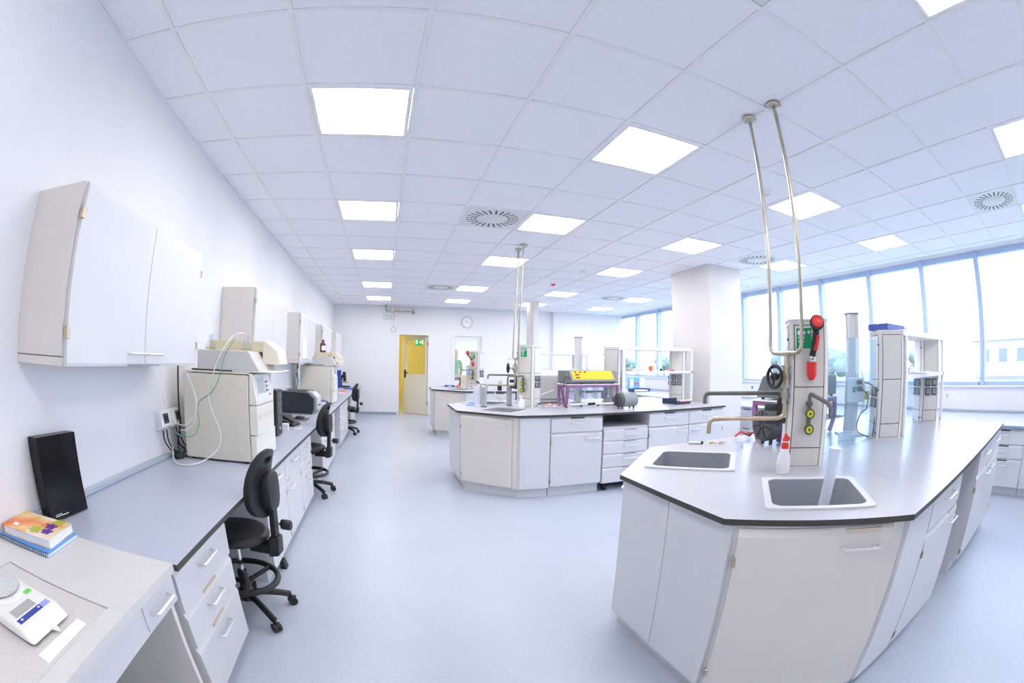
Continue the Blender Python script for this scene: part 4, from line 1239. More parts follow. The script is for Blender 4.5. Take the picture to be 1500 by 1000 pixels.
def make_island(i):
    ox, oy = ISL[i]
    nm = INAME[i]
    # worktop with two sink cut-outs, in two butted slabs
    t = thing('worktop', 'pale grey %s island worktop with dark edge and slanted corners' % nm, 'worktop', (ox, oy, 0), 0, 'island worktops')
    hs = SW - 0.04
    holes = [rot2(rrect(0, 0, hs, hs, 0.04, 3), math.radians(45), *S1), rot2(rrect(0, 0, hs, hs, 0.04, 3), math.radians(45), *S2)]
    plate('end_slab', [(0, -0.36), (0.51, -HD), (0.9295, -HD), (0.9295, HD), (0.51, HD), (0, 0.36)], holes, T - 0.022, T, [TOPL, CORE], t)
    plate('long_slab', [(0.9305, -HD), (LEN, -HD), (LEN, HD), (0.9305, HD)], [], T - 0.022, T, [TOPL, CORE], t)
    make_sink('grey sink on the window-side corner of the %s island' % nm if i == 0 else 'rear grey sink of the %s island' % nm, ox, oy, S1)
    make_sink('grey sink in the slanted front corner of the %s island' % nm, ox, oy, S2)
    end_cabinet('white slanted cabinet under the sinks of the %s island' % nm, ox, oy)
    yf = oy - (HD - 0.045)
    X0 = [0.865, 1.445, 2.025, 2.60, LEN - 0.012]
    dd = ('drawer', 0.672, 0.832)
    def unit(label, a, b, cols):
        return cabinet('base_cabinet', label, (ox + a, yf, 0), 0, b - a, 0.80, T - 0.0235, cols, pl=0.10, group='base cabinets of the islands')
    w1 = X0[1] - X0[0] - 0.004
    unit('white one-drawer one-door cabinet beside the slanted end of the %s island' % nm, X0[0], X0[1] - 0.004, [(0, w1, [('door', 0.115, 0.664, 'l'), dd])])
    w2 = X0[3] - X0[2] - 0.003
    unit('white cabinet just past the knee gap of the %s island' % nm, X0[2], X0[3] - 0.003, [(0, w2, [('door', 0.115, 0.664, 'l'), dd])])
    w3 = X0[4] - X0[3]
    unit('white cabinet at the window end of the %s island' % nm, X0[3], X0[4], [(0, w3, [('door', 0.115, 0.664, 'r'), dd])])
    # rear row of cabinets, open knee space backed by a panel
    Lr = LEN - 0.012 - X0[0]
    q = Lr / 4
    cols = [(k * q, (k + 1) * q, [('door', 0.115, 0.664, 'l'), dd]) for k in range(4)]
    cabinet('base_cabinet', 'rear row of white cabinets on the far side of the %s island' % nm, (ox + LEN - 0.012, oy + HD - 0.045, 0), PI, Lr, 0.82, T - 0.0235, cols, pl=0.10, group='base cabinets of the islands')

for i in range(3):
    make_island(i)

# ------------------------------------------------------------------ service pillars
SIGNW = mat('sign_white', (0.88, 0.88, 0.88), 0.5)
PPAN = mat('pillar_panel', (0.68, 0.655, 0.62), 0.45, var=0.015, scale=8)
PTRIM = mat('pillar_trim', (0.76, 0.755, 0.75), 0.4)
PGAP = mat('pillar_gap', (0.16, 0.115, 0.075), 0.7)
PA = 0.108      # half side of a pillar
PT = 1.57 - T
R45 = -PI / 4
def pillar(label, ox, oy, x, sockets=(), group='service pillars on the islands'):
    """square post turned by 45 degrees; local -y is the slanted face towards the front sink, -x the one towards the rear sink"""
    t = thing('service_pillar', label, 'pillar', (ox + x, oy, T), R45, group)
    MB().prism(rrect(0, 0, 2 * PA, 2 * PA, 0.026, 4), 0.0, PT).build('core', PTRIM, t, smooth=True, sharp=30)
    MB().prism(rrect(0, 0, 2 * PA + 0.012, 2 * PA + 0.012, 0.03, 4), PT, PT + 0.008).build('cap', PTRIM, t, smooth=True, sharp=30)
    MB().prism(rrect(0, 0, 2 * PA + 0.006, 2 * PA + 0.006, 0.03, 4), 0.0, 0.006).build('foot_seal', CREAML, t)
    for f in range(4):
        M_ = Matrix.Rotation(PI / 2 * f, 4, 'Z')
        MB().box(-0.0835, -PA - 0.0012, 0.006, 0.0835, -PA, PT - 0.020).xform(M_).build('shadow_gap', PGAP, t)
        for z0, z1 in ((0.009, 0.096), (0.101, 0.390), (0.395, PT - 0.025)):
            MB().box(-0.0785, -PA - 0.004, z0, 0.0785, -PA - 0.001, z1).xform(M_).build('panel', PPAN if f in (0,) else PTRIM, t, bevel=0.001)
    for f, z in sockets:
        M_ = Matrix.Rotation(PI / 2 * f, 4, 'Z')
        for dz in (0, 0.075):
            for dx in (-0.038, 0.038):
                s = MB().box(dx - 0.033, -PA - 0.014, z + dz - 0.032, dx + 0.033, -PA - 0.003, z + dz + 0.032).xform(M_).build('socket', DGREY, t, bevel=0.006)
                MB().box(dx - 0.024, -PA - 0.018, z + dz - 0.02, dx + 0.024, -PA - 0.013, z + dz + 0.024).xform(M_).build('flap', MGREY, s, bevel=0.004)
    for z in (0.04, 0.32, 0.62):
        MB().cyl((-PA - 0.002, PA * 0.0 - 0.094, z), (-PA - 0.010, -0.094, z), 0.007, 10).build('screw', DGREY, t, smooth=True)
    return t

def eyewash_sign(t, x, z, w, h):
    """green safety sign with eye, cross and jet on the local -y face"""
    y = -PA - 0.0045
    s = MB().box(x - w / 2, y - 0.0012, z - h / 2, x + w / 2, y, z + h / 2).build('safety_sign', SIGNW, t)
    y -= 0.0012
    MB().box(x - w * 0.46, y - 0.0005, z - h * 0.47, x + w * 0.46, y, z + h * 0.47).build('green_field', GREEN, s)
    y -= 0.0005
    eye = [(x - w * 0.16 + w * 0.25 * math.cos(2 * PI * j / 18), z + h * 0.25 + h * 0.13 * math.sin(2 * PI * j / 18)) for j in range(18)]
    MB().extrude(eye, y - 0.0005, y, 'y').build('eye_mark', SIGNW, s)
    iris = [(x - w * 0.16 + w * 0.09 * math.cos(2 * PI * j / 14), z + h * 0.25 + h * 0.07 * math.sin(2 * PI * j / 14)) for j in range(14)]
    MB().extrude(iris, y - 0.0010, y - 0.0005, 'y').build('iris_mark', GREEN, s)
    c = MB().box(x + w * 0.27, y - 0.0005, z + h * 0.19, x + w * 0.34, y, z + h * 0.37)
    c.box(x + w * 0.20, y - 0.0005, z + h * 0.25, x + w * 0.41, y, z + h * 0.31)
    c.build('cross_mark', SIGNW, s)
    j = MB()
    for k in (-2, -1, 0, 1, 2):
        j.box(x - w * 0.16 + k * w * 0.085 - w * 0.02, y - 0.0005, z - h * 0.06 + abs(k) * h * 0.02, x - w * 0.16 + k * w * 0.085 + w * 0.02, y, z + h * 0.08)
    j.build('spray_mark', SIGNW, s)
    d = MB().box(x - w * 0.33, y - 0.0005, z - h * 0.17, x + w * 0.01, y, z - h * 0.11).box(x - w * 0.20, y - 0.0005, z - h * 0.42, x - w * 0.12, y, z - h * 0.17)
    d.build('fountain_mark', SIGNW, s)

def hand_shower(label, ox, oy, px, tilt, dx=0.0, scale=1.0):
    """red-headed eye shower in a red holder on the front face of a pillar"""
    t = thing('eye_shower', label, 'eye shower', (ox + px, oy, T), R45, 'eye showers on the pillars')
    y = -PA - 0.004
    MB().lathe([(0.0, 0.0), (0.014, 0.004), (0.024, 0.022), (0.027, 0.05), (0.027, 0.085), (0.0, 0.088)], 18, (dx, y - 0.034, 0.425)).build('holder', RED, t, smooth=True)
    MB().box(dx - 0.012, y - 0.02, 0.445, dx + 0.012, y, 0.50).build('holder_mount', CHROME, t)
    MB().lathe([(0.0, 0.0), (0.024, 0.0), (0.028, 0.006), (0.028, 0.012), (0.020, 0.018), (0.018, 0.030), (0.0, 0.032)], 18, (dx, y - 0.034, 0.510)).build('collar', CHROME, t, smooth=True)
    base = Vector((dx, y - 0.034, 0.53))
    top = base + Vector((tilt, -0.028, 0.125))
    hb = MB().tube(spline([base, base.lerp(top, 0.35) + Vector((0.002, 0, 0)), base.lerp(top, 0.7) + Vector((-0.002, -0.004, 0)), top], 5), 0.017, 12).build('grip', BLACK, t, smooth=True)
    mid = base.lerp(top, 0.30); m2 = base.lerp(top, 0.85)
    MB().tube([mid + Vector((0.009, -0.010, 0)), m2 + Vector((0.009, -0.010, 0))], 0.0125, 10).build('lever', RED, hb, smooth=True)
    hd = Vector((0.08, -0.85, 0.35)).normalized()
    M_ = Matrix.Translation(top + Vector((0.0, -0.002, 0.032))) @ hd.to_track_quat('Z', 'Y').to_matrix().to_4x4()
    h = MB().lathe([(0.0, -0.05), (0.014, -0.045), (0.034, -0.006), (0.038, 0.008), (0.038, 0.022), (0.032, 0.026), (0.0, 0.026)], 24).xform(M_).build('head', BLACK, t, smooth=True)
    MB().lathe([(0.0, 0.036), (0.016, 0.0355), (0.029, 0.030), (0.031, 0.024), (0.0, 0.022)], 24).xform(M_).build('cap', RED, h, smooth=True)
    return t

KYEL = mat('knob_yellow', (0.75, 0.62, 0.02), 0.4)
KGRN = mat('knob_green', (0.05, 0.16, 0.05), 0.4)
def wall_tap(label, ox, oy, px, face, spout, reach, dz=0.0, knobs=(0.195, 0.27), knob_dir=(0, -1, 0)):
    """upright grey tap column on a pillar face with a bent spout and two coded knobs"""
    t = thing('laboratory_tap', label, 'tap', (ox + px, oy, T + dz), R45 + PI / 2 * face, 'grey laboratory taps on the pillars')
    y = -PA - 0.036
    b = MB().tube([(0, y, knobs[0] - 0.02), (0, y, knobs[1] + 0.055)], 0.0125, 12)
    b.lathe([(0.0, 0), (0.018, 0), (0.02, 0.01), (0.018, 0.02), (0.0, 0.02)], 14, (0, y, knobs[1] + 0.035))
    b.build('column', GREYT, t, smooth=True)
    for k in knobs:
        MB().cyl((0, -PA - 0.003, k), (0, y, k), 0.014, 12).build('wall_stub', GREYT, t, smooth=True)
        kb = MB().lathe([(0.0, 0.0), (0.017, 0.0), (0.025, -0.010), (0.026, -0.032), (0.022, -0.038), (0.0, -0.038)], 18, (0.0, y - 0.008, k), 'y').build('knob', mat('knob_dark_green', (0.05, 0.10, 0.055), 0.4), t, smooth=True)
        MB().lathe([(0.0, -0.0405), (0.0165, -0.040), (0.0175, -0.037), (0.0, -0.037)], 18, (0.0, y - 0.008, k), 'y').build('code_ring', KYEL, kb, smooth=True)
        MB().lathe([(0.0, -0.0425), (0.0065, -0.042), (0.007, -0.040), (0.0, -0.040)], 16, (0.0, y - 0.008, k), 'y').build('code_dot', KGRN, kb, smooth=True)
    zt = knobs[1] + 0.055
    MB().tube(bend([(0, y, zt - 0.005), (0, y, reach[2]), (reach[0], y + reach[1], reach[2] + reach[3]), (reach[0], y + reach[1], reach[2] + reach[3] - spout)], 0.03, 5), 0.010, 12).build('spout', GREYT, t, smooth=True)
    return t

def shower_pipes(label, ox, oy, px):
    """pair of steel pipes coming down from the ceiling into a valve and a long spout over the rear sink"""
    t = thing('supply_pipe', label, 'pipe', (ox, oy, 0), 0, 'supply pipes from the ceiling')
    cx = px - 0.165
    ya, yb = -0.088, 0.124
    ym = 0.015
    MB().tube(bend([(cx + 0.055, ya, H - 0.006), (cx, ya, 1.415), (cx, yb, 1.415), (cx + 0.055, yb, H - 0.006)], 0.045, 6), 0.0105, 12).build('pipe_loop', PIPEM, t, smooth=True)
    for y in (ya, yb):
        MB().lathe([(0.0, 0.0), (0.042, 0.0), (0.044, -0.006), (0.038, -0.020), (0.018, -0.028), (0.0, -0.028)], 24, (cx + 0.055, y, H - 0.004)).build('ceiling_flange', PIPEM, t, smooth=True)
    MB().cyl((cx, ym - 0.035, 1.415), (cx, ym + 0.035, 1.415), 0.0135, 12).build('tee', PIPEM, t, smooth=True)
    e = Vector((px - 0.44, 0.29, 1.10))
    st = Vector((cx, ym, 1.415))
    MB().tube(bend([st, (cx, ym, 1.105), e, e - Vector((0, 0, 0.075))], 0.04, 6), 0.011, 12).build('spout', BRASS, t, smooth=True)
    # valve with hand wheel, axis towards the rear corner (-x +y)
    ax = Vector((-1.0, 0.05, 0)).normalized()
    c = Vector((cx, ym, 1.305))
    v = MB().tube([c - Vector((0, 0, 0.05)), c + Vector((0, 0, 0.05))], 0.019, 14)
    v.tube([c - ax * 0.03, c + ax * 0.04], 0.016, 12)
    v.tube([c + ax * 0.014, c + ax * 0.028], 0.03, 8)
    v.tube([c - Vector((0, 0, 0.052)), c - Vector((0, 0, 0.042))], 0.026, 6).tube([c + Vector((0, 0, 0.042)), c + Vector((0, 0, 0.052))], 0.026, 6)
    vb = v.build('valve_body', PIPEM, t, smooth=True)
    q = ax.to_track_quat('Z', 'Y').to_matrix().to_4x4()
    M_ = Matrix.Translation(c + ax * 0.085) @ q
    ring = [(0.05 * math.cos(2 * PI * j / 24), 0.05 * math.sin(2 * PI * j / 24), 0.0) for j in range(24)]
    wv = MB().tube(ring, 0.009, 8, closed=True)
    for k in range(3):
        a = 2 * PI * k / 3 + 0.3
        wv.tube([(0, 0, 0), (0.05 * math.cos(a), 0.05 * math.sin(a), 0)], 0.006, 6)
    wv.lathe([(0.0, -0.02), (0.018, -0.02), (0.020, 0.012), (0.012, 0.018), (0.0, 0.018)], 14)
    wv.xform(M_).build('hand_wheel', BLACK, vb, smooth=True)
    MB().tube([c + ax * 0.03, c + ax * 0.075], 0.008, 10).build('wheel_stem', CHROME, vb, smooth=True)
    br = MB().box(cx - 0.02, ym - 0.012, 1.207, cx + 0.05, ym + 0.012, 1.221).tube([(cx, ym, 1.195), (cx, ym, 1.232)], 0.016, 10)
    br.build('pipe_clamp', PIPEM, t)
    return t

def side_tap(label, ox, oy, px):
    """dark tap on the rear-left face with a long spout"""
    t = thing('laboratory_tap', label, 'tap', (ox + px, oy, T), R45 - PI / 2, 'grey laboratory taps on the pillars')
    y = -PA - 0.042
    x = 0.045
    DT = mat('dark_tap_coating', (0.05, 0.05, 0.045), 0.4)
    MB().tube([(x, y, 0.20), (x, y, 0.335)], 0.014, 12).build('column', DT, t, smooth=True)
    for z in (0.225, 0.292):
        MB().cyl((x, -PA - 0.003, z), (x, y, z), 0.015, 12).build('wall_stub', DT, t, smooth=True)
        MB().lathe([(0.0, 0.0), (0.017, 0.0), (0.019, -0.008), (0.019, -0.060), (0.016, -0.066), (0.0, -0.066)], 16, (x, y - 0.012, z), 'y').build('knob', DT, t, smooth=True)
    MB().tube(bend([(x, y, 0.33), (x, y, 0.362), (x - 0.02, y - 0.40, 0.358), (x - 0.02, y - 0.40, 0.305)], 0.028, 5), 0.0105, 12).build('spout', GREYT, t, smooth=True)
    return t

P1X, P2X, P3X = 0.905, 2.03, 3.165 - 0.01
SOCK2 = ((3, 0.255),)
for i in range(3):
    ox, oy = ISL[i]
    nm = INAME[i]
    t = pillar('square service pillar beside the sinks of the %s island' % nm, ox, oy, P1X, sockets=((1, 0.255),) if i else ())
    eyewash_sign(t, -0.012 if i else -0.03, PT - 0.085, 0.088, 0.104)
    if True:
        pillar('square service pillar at the start of the %s island shelf' % nm, ox, oy, P2X, sockets=((3, 0.235), (1, 0.235)))
        pillar('square service pillar at the window end of the %s island shelf' % nm, ox, oy, P3X - 0.10, sockets=((0, 0.255), (3, 0.255)))
        if i < 2:
            shower_pipes('pair of steel ceiling pipes with valve and long spout on the %s island' % nm, ox, oy, P1X)
        if i < 2:
            side_tap('dark tap with long thin spout over the rear sink of the %s island' % nm, ox, oy, P1X)
        # shelf between the two pillars
        s = thing('island_shelf', 'white two-tier shelf above the %s island' % nm, 'shelf', (ox, oy, T), 0, 'shelves over the islands')
        xa, xb = P2X - 0.02, P3X + 0.055
        MB().box(xa, -0.155, 0.680, xb, 0.155, PT + 0.010).build('top_board', PTRIM, s, bevel=0.003)
        MB().prism([(P2X + 0.085, -0.155), (xb, -0.155), (xb, 0.155), (P2X + 0.165, 0.155), (P2X + 0.165, 0.0)], 0.385, 0.415).build('middle_board', PTRIM, s, bevel=0.003)
        for x in (P2X + 0.036, xb - 0.045):
            for y in (-0.155, 0.127):
                MB().box(x, y, 0.0, x + 0.045, y + 0.028, 0.680).build('upright', PTRIM, s, bevel=0.003)
    if i == 0:
        wall_tap('grey tap with angled spout and two yellow-ringed knobs on the near pillar', ox, oy, P1X, 0, 0.06, (0.09, -0.125, 0.365, -0.045), knobs=(0.198, 0.272))
        hand_shower('red and black eye shower held upright on the near pillar', ox, oy, P1X, 0.022, 0.006)
    elif i == 1:
        wall_tap('grey tap with two yellow knobs on the middle pillar', ox, oy, P1X, 0, 0.10, (-0.02, -0.32, 0.36, 0.0), knobs=(0.198, 0.272))
    else:
        wall_tap('grey tap with two yellow knobs on the far pillar', ox, oy, P1X, 0, 0.10, (-0.02, -0.36, 0.36, 0.0), knobs=(0.198, 0.272))
        hand_shower('red and black eye shower leaning on the far pillar', ox, oy, P1X, -0.10, 0.0)

# glass splash screens on the near island
ox, oy = ISL[0]
g = MB().box(P1X + 0.155, 0.026, T + 0.001, P2X - 0.16, 0.034, 1.515).build('glass_screen', SHEET)
g.location = (ox, oy, 0); tag(g, 'clear glass screen standing between the first two near pillars', 'glass screen')
g = MB().box(P2X + 0.20, 0.026, T + 0.001, P3X - 0.26, 0.034, T + 0.38).build('glass_screen', SHEET)
g.location = (ox, oy, 0); tag(g, 'low clear glass screen under the near island shelf', 'glass screen')

# ================================================================== things on the islands
# ---- dissolution tester: purple frame, glass vessels, grey head with yellow panel
HEADM = mat('tester_head_grey', (0.155, 0.165, 0.17), 0.45, var=0.06, scale=6)
HEADL = mat('tester_bezel_grey', (0.26, 0.28, 0.29), 0.4)
def flatbar(mb, pts, w, th):
    """bar following pts in a plane x = const, w wide in that plane, th thick in x"""
    P = [Vector(p) for p in pts]
    L, R = [], []
    for i, p in enumerate(P):
        a = P[max(0, i - 1)]; b = P[min(len(P) - 1, i + 1)]
        d = (b - a).normalized()
        n = Vector((0, -d.z, d.y))
        L.append(p + n * w / 2); R.append(p - n * w / 2)
    n = len(P)
    vs = []
    for sx in (-th / 2, th / 2):
        vs += [(q.x + sx, q.y, q.z) for q in L] + [(q.x + sx, q.y, q.z) for q in R]
    fs = []
    for i in range(n - 1):
        fs += [(i, i + 1, n + i + 1, n + i), (2 * n + i, 3 * n + i, 3 * n + i + 1, 2 * n + i + 1), (i, 2 * n + i, 2 * n + i + 1, i + 1), (n + i, n + i + 1, 3 * n + i + 1, 3 * n + i)]
    fs += [(0, n, 3 * n, 2 * n), (n - 1, 3 * n - 1, 4 * n - 1, 2 * n - 1)]
    mb.add(vs, fs)
    return mb
def tester(label, loc, rz):
    t = thing('dissolution_tester', label, 'tester', loc, rz, 'dissolution testers on the islands')
    W, D, ZF = 0.69, 0.30, 0.230
    for x in (0.012, W - 0.012):
        f = MB()
        flatbar(f, spline([(x, 0.006, ZF), (x, 0.008, 0.15), (x, 0.022, 0.075), (x, 0.055, 0.006)], 5), 0.040, 0.026)
        flatbar(f, [(x, 0.225, ZF - 0.01), (x, 0.14, 0.115), (x, 0.062, 0.006)], 0.034, 0.024)
        flatbar(f, spline([(x, 0.285, ZF), (x, 0.287, 0.13), (x, 0.27, 0.06), (x, 0.25, 0.006)], 5), 0.034, 0.026)
        f.build('side_frame', PURPLE, t, bevel=0.004)
    tf = MB().box(0, -0.010, ZF, W, 0.016, ZF + 0.027).box(0, D - 0.024, ZF, W, D, ZF + 0.027).box(0, 0.016, ZF, 0.024, D - 0.024, ZF + 0.027).box(W - 0.024, 0.016, ZF, W, D - 0.024, ZF + 0.027)
    tf.build('top_frame', PURPLE, t, bevel=0.003)
    MB().box(-0.004, -0.014, ZF + 0.0275, W + 0.004, D, ZF + 0.038).build('deck_plate', WHITE, t, bevel=0.002)
    for k in range(4):
        for r in range(2):
            cx, cy = 0.105 + 0.16 * k + 0.03 * r, 0.075 + 0.13 * r
            pr = [(0.001, 0.0)] + [(0.052 * math.sin(a), 0.052 - 0.052 * math.cos(a)) for a in [PI / 2 * j / 7 for j in range(1, 8)]] + [(0.052, 0.148), (0.056, 0.152)]
            v = MB().shell(pr, 20, (cx, cy, 0.083)).build('vessel', VESSEL, t, smooth=True, sharp=80)
            MB().cyl((cx, cy, 0.11), (cx, cy, ZF), 0.004, 8).box(cx - 0.018, cy - 0.002, 0.105, cx + 0.018, cy + 0.002, 0.122).build('paddle', METAL, v)
    MB().box(0.06, 0.03, 0.022, W - 0.06, 0.27, 0.034).build('bath_tray', GLASS, t, bevel=0.002)
    MB().tube([(0.05, 0.02, 0.03), (W - 0.06, 0.02, 0.03)], 0.012, 8).build('drain_pipe', WHITE, t, smooth=True)
    MB().tube([(0.28, 0.008, 0.032), (0.37, 0.006, 0.036)], 0.016, 10).build('pipe_coupling', BLACK, t, smooth=True)
    for x in (0.20, 0.42):
        MB().cyl((x, 0.02, 0.0), (x, 0.02, 0.022), 0.008, 8).cyl((x, 0.02, 0.010), (x, 0.02, 0.016), 0.018, 10).build('foot', DGREY, t)
    # head
    z0, z1 = ZF + 0.050, 0.425
    MB().extrude([(0.0, z0), (0.29, z0), (0.29, z1), (0.055, z1), (0.0, z0 + 0.03)], 0.0, 0.66, 'x').build('head', HEADM, t, bevel=0.005)
    for x in (0.03, 0.2, 0.45, 0.62):
        for y in (0.03, 0.26):
            MB().cyl((x, y, ZF + 0.038), (x, y, z0), 0.013, 10).build('spacer', BLACK, t, smooth=True)
    a = Vector((0, 0.0, z0 + 0.03)); b = Vector((0, 0.055, z1)); d = (b - a); L = d.length; d.normalize()
    n = Vector((0, -d.z, d.y))
    def face(u0, u1, v0, v1, k, m, nm, par, s0=0.0, s1=0.0):
        q = lambda u, v, kk: tuple(a + d * (v * L) + n * kk + Vector((u, 0, 0)))
        return MB().hexa([q(u0 + s0 * v0, v0, 0), q(u1 + s1 * v0, v0, 0), q(u1 + s1 * v1, v1, 0), q(u0 + s0 * v1, v1, 0)],
                         [q(u0 + s0 * v0, v0, k), q(u1 + s1 * v0, v0, k), q(u1 + s1 * v1, v1, k), q(u0 + s0 * v1, v1, k)]).build(nm, m, par)
    bz = face(0.055, 0.645, -0.10, 1.0, 0.012, HEADL, 'bezel', t, -0.02, -0.02)
    face(0.085, 0.62, 0.08, 0.94, 0.0135, YELLOW, 'yellow_panel', bz, -0.02, -0.03)
    for k in range(3):
        face(0.103 + 0.062 * k, 0.130 + 0.062 * k, 0.74, 0.87, 0.0145, mat('display_red', (0.30, 0.005, 0.01), 0.5), 'red_display', bz)
    face(0.108, 0.164, 0.47, 0.60, 0.0145, _mats['display_red'], 'red_display', bz)
    face(0.112, 0.168, 0.19, 0.32, 0.0145, _mats['display_red'], 'red_display', bz)
    for k in range(7):
        MB().lathe([(0.0, 0.0), (0.010, 0.0), (0.008, 0.012), (0.004, 0.022), (0.0, 0.024)], 10, (0.16 + 0.072 * k, 0.22, z1)).build('shaft_tip', WHITE, t, smooth=True)
    MB().cyl((0.50, 0.22, z1), (0.50, 0.22, z1 + 0.13), 0.004, 8).build('thermometer', METAL, t, smooth=True)
    MB().tube(spline([(0.09, 0.02, ZF + 0.035), (0.05, 0.01, ZF + 0.09), (0.0, 0.0, ZF + 0.125), (-0.04, 0.0, ZF + 0.06), (-0.04, 0.0, 0.10), (-0.02, -0.02, 0.012), (0.0, -0.04, 0.006)], 6), 0.004, 8).build('cable', BLACK, t, smooth=True)
    return t
TS = tester('dissolution tester with yellow panel on the middle island', (3.485, 3.405, T), 0)

def pump(label, loc, rz, r=0.082, L=0.25):
    t = thing('circulation_heater', label, 'heater', loc, rz, 'grey cylinder heaters beside the testers')
    MB().lathe([(0.0, 0.06), (r, 0.06), (r, L - 0.015), (r - 0.012, L), (0.0, L)], 28, (0, 0, r + 0.02), 'x').build('shell', MGREY if r < 0.09 else DGREY, t, smooth=True)
    MB().lathe([(0.0, 0.0), (r - 0.014, 0.0), (r, 0.012), (r, 0.06), (0.0, 0.06)], 28, (0, 0, r + 0.02), 'x').build('fan_cowl', DGREY, t, smooth=True)
    for k in range(7):
        a = 2 * PI * k / 7
        MB().box(-0.004, -0.004, 0.015, 0.002, 0.004, r - 0.016).xform(Matrix.Translation((0, 0, r + 0.02)) @ Matrix.Rotation(a, 4, 'X')).build('fan_rib', BLACK, t)
    for x in (0.05, L - 0.05):
        for y in (-0.04, 0.04):
            MB().cyl((x, y, 0), (x, y, 0.035), 0.009, 8).build('foot', DGREY, t, smooth=True)
    return t
pump('grey cylindrical heater with dark fan end beside the yellow-panel tester', (3.955, 3.05, T), math.radians(3))
TS2 = dup(TS, (4.46, 0.76, T), PI, 'second dissolution tester hidden behind the near pillar')
for ch in list(TS2.children):
    if ch.name.startswith('cable'):
        bpy.data.objects.remove(ch)
pump('dark cylinder heater left of the near pillar', (3.64, 0.55, T), math.radians(-6), r=0.105, L=0.11)

# ---- aluminium lift columns
def lift_column(label, loc, rz=0.0):
    t = thing('lift_column', label, 'column stand', loc, rz, 'aluminium columns behind the testers')
    h = 0.845
    p = MB().prism([(-0.045, -0.035), (-0.018, -0.035), (-0.018, -0.028), (0.018, -0.028), (0.018, -0.035), (0.045, -0.035), (0.045, -0.012), (0.038, -0.012), (0.038, 0.012), (0.045, 0.012), (0.045, 0.035), (-0.045, 0.035), (-0.045, 0.012), (-0.038, 0.012), (-0.038, -0.012), (-0.045, -0.012)], 0.012, h)
    p.build('profile', ALU, t)
    MB().box(-0.052, -0.042, h, 0.052, 0.042, h + 0.012).build('end_cap', MGREY, t, bevel=0.003)
    MB().box(-0.09, -0.10, 0.0, 0.09, 0.10, 0.012).build('base_plate', ALU, t, bevel=0.002)
    MB().box(-0.012, -0.030, h - 0.16, 0.012, -0.028, h - 0.01).build('upper_strip', CREAML, t)
    return t
LC = lift_column('tall aluminium column standing behind the near glass screen', (4.43, 0.30, T), math.radians(-35))
lift_column('tall aluminium column standing behind the yellow-panel tester', (3.90, 4.02, T), math.radians(-15))
t = thing('control_box', 'white control box with green switch clipped to the near aluminium column', 'control box', (4.40, 0.245, 1.17), math.radians(-35))
MB().box(-0.085, -0.03, -0.075, 0.06, 0.0, 0.095).build('box', WHITE, t, bevel=0.004)
MB().box(-0.045, -0.034, -0.005, -0.02, -0.03, 0.030).build('switch_frame', DGREY, t)
MB().box(-0.040, -0.037, 0.002, -0.025, -0.033, 0.024).build('green_switch', mat('switch_green', (0.02, 0.45, 0.16), 0.3), t)
for z in (0.015, 0.065):
    MB().box(-0.012, -0.058, z - 0.014, 0.030, -0.03, z + 0.014).build('plug', DGREY, t, bevel=0.004)
MB().box(0.062, -0.024, -0.06, 0.115, -0.022, 0.0).build('yellow_sticker', mat('sticker_yellow', (0.80, 0.66, 0.05), 0.5), t)
hose('cable', 'dark grey cable curving from the control box to the shelf pillar', 'cable', [(4.44, 0.20, 1.235), (4.47, 0.12, 1.20), (4.49, 0.085, 1.12), (4.415, 0.065, 1.02), (4.40, 0.062, 0.93), (4.385, 0.062, 0.868)], 0.005, DGREY)
hose('cable', 'dark grey cable drooping under the control box to the worktop', 'cable', [(4.40, 0.19, 1.185), (4.43, 0.15, 1.14), (4.40, 0.14, 1.06), (4.34, 0.14, 1.04), (4.29, 0.15, 1.0), (4.25, 0.13, 0.92), (4.36, 0.10, 0.872), (4.40, 0.10, 0.867)], 0.005, DGREY)
t = thing('tubing_coil', 'loose coil of clear tubing on the worktop behind the glass screen', 'tubing', (4.22, 0.20, T + 0.008))
for k in range(3):
    ring = [((0.075 + 0.008 * k) * math.cos(2 * PI * j / 28) + 0.01 * k, (0.06 + 0.005 * k) * math.sin(2 * PI * j / 28), 0.004 + 0.012 * k) for j in range(28)]
    MB().tube(ring, 0.006, 8, closed=True).build('turn', FROST, t, smooth=True)
MB().tube(spline([(0.08, 0, 0.02), (0.16, 0.02, 0.06), (0.20, 0.0, 0.15), (0.19, -0.03, 0.26), (0.21, 0.0, 0.40), (0.20, 0.06, 0.52)], 6), 0.005, 8).build('rising_tube', mat('yellowed_tube', (0.75, 0.72, 0.58), 0.35), t, smooth=True)

# ---- wash bottle, measuring cylinder, beaker, syringe, clips, red tool
t = thing('wash_bottle', 'white plastic bottle with red flip cap by the near pillar', 'bottle', (3.142, -0.056, T))
MB().lathe([(0.0, 0.0), (0.031, 0.0), (0.034, 0.005), (0.034, 0.055), (0.031, 0.085), (0.019, 0.113), (0.016, 0.122), (0.0, 0.122)], 24).build('body', MILKY, t, smooth=True, sharp=60)
MB().lathe([(0.0, 0.119), (0.0185, 0.119), (0.0185, 0.138), (0.015, 0.142), (0.0, 0.142)], 20).build('collar', RED, t, smooth=True)
MB().lathe([(0.0, 0.142), (0.015, 0.143), (0.017, 0.152), (0.014, 0.165), (0.008, 0.182), (0.006, 0.188), (0.0, 0.188)], 16).build('nozzle', RED, t, smooth=True)
MB().tube([(0.020 * math.cos(2 * PI * j / 20), 0.020 * math.sin(2 * PI * j / 20), 0.152) for j in range(20)], 0.0025, 6, closed=True).build('cap_ring', SIGNW, t, smooth=True)
MB().tube([(0.018, -0.006, 0.150), (0.010, -0.016, 0.168), (-0.006, -0.014, 0.176)], 0.004, 8).build('cap_clip', RED, t, smooth=True)

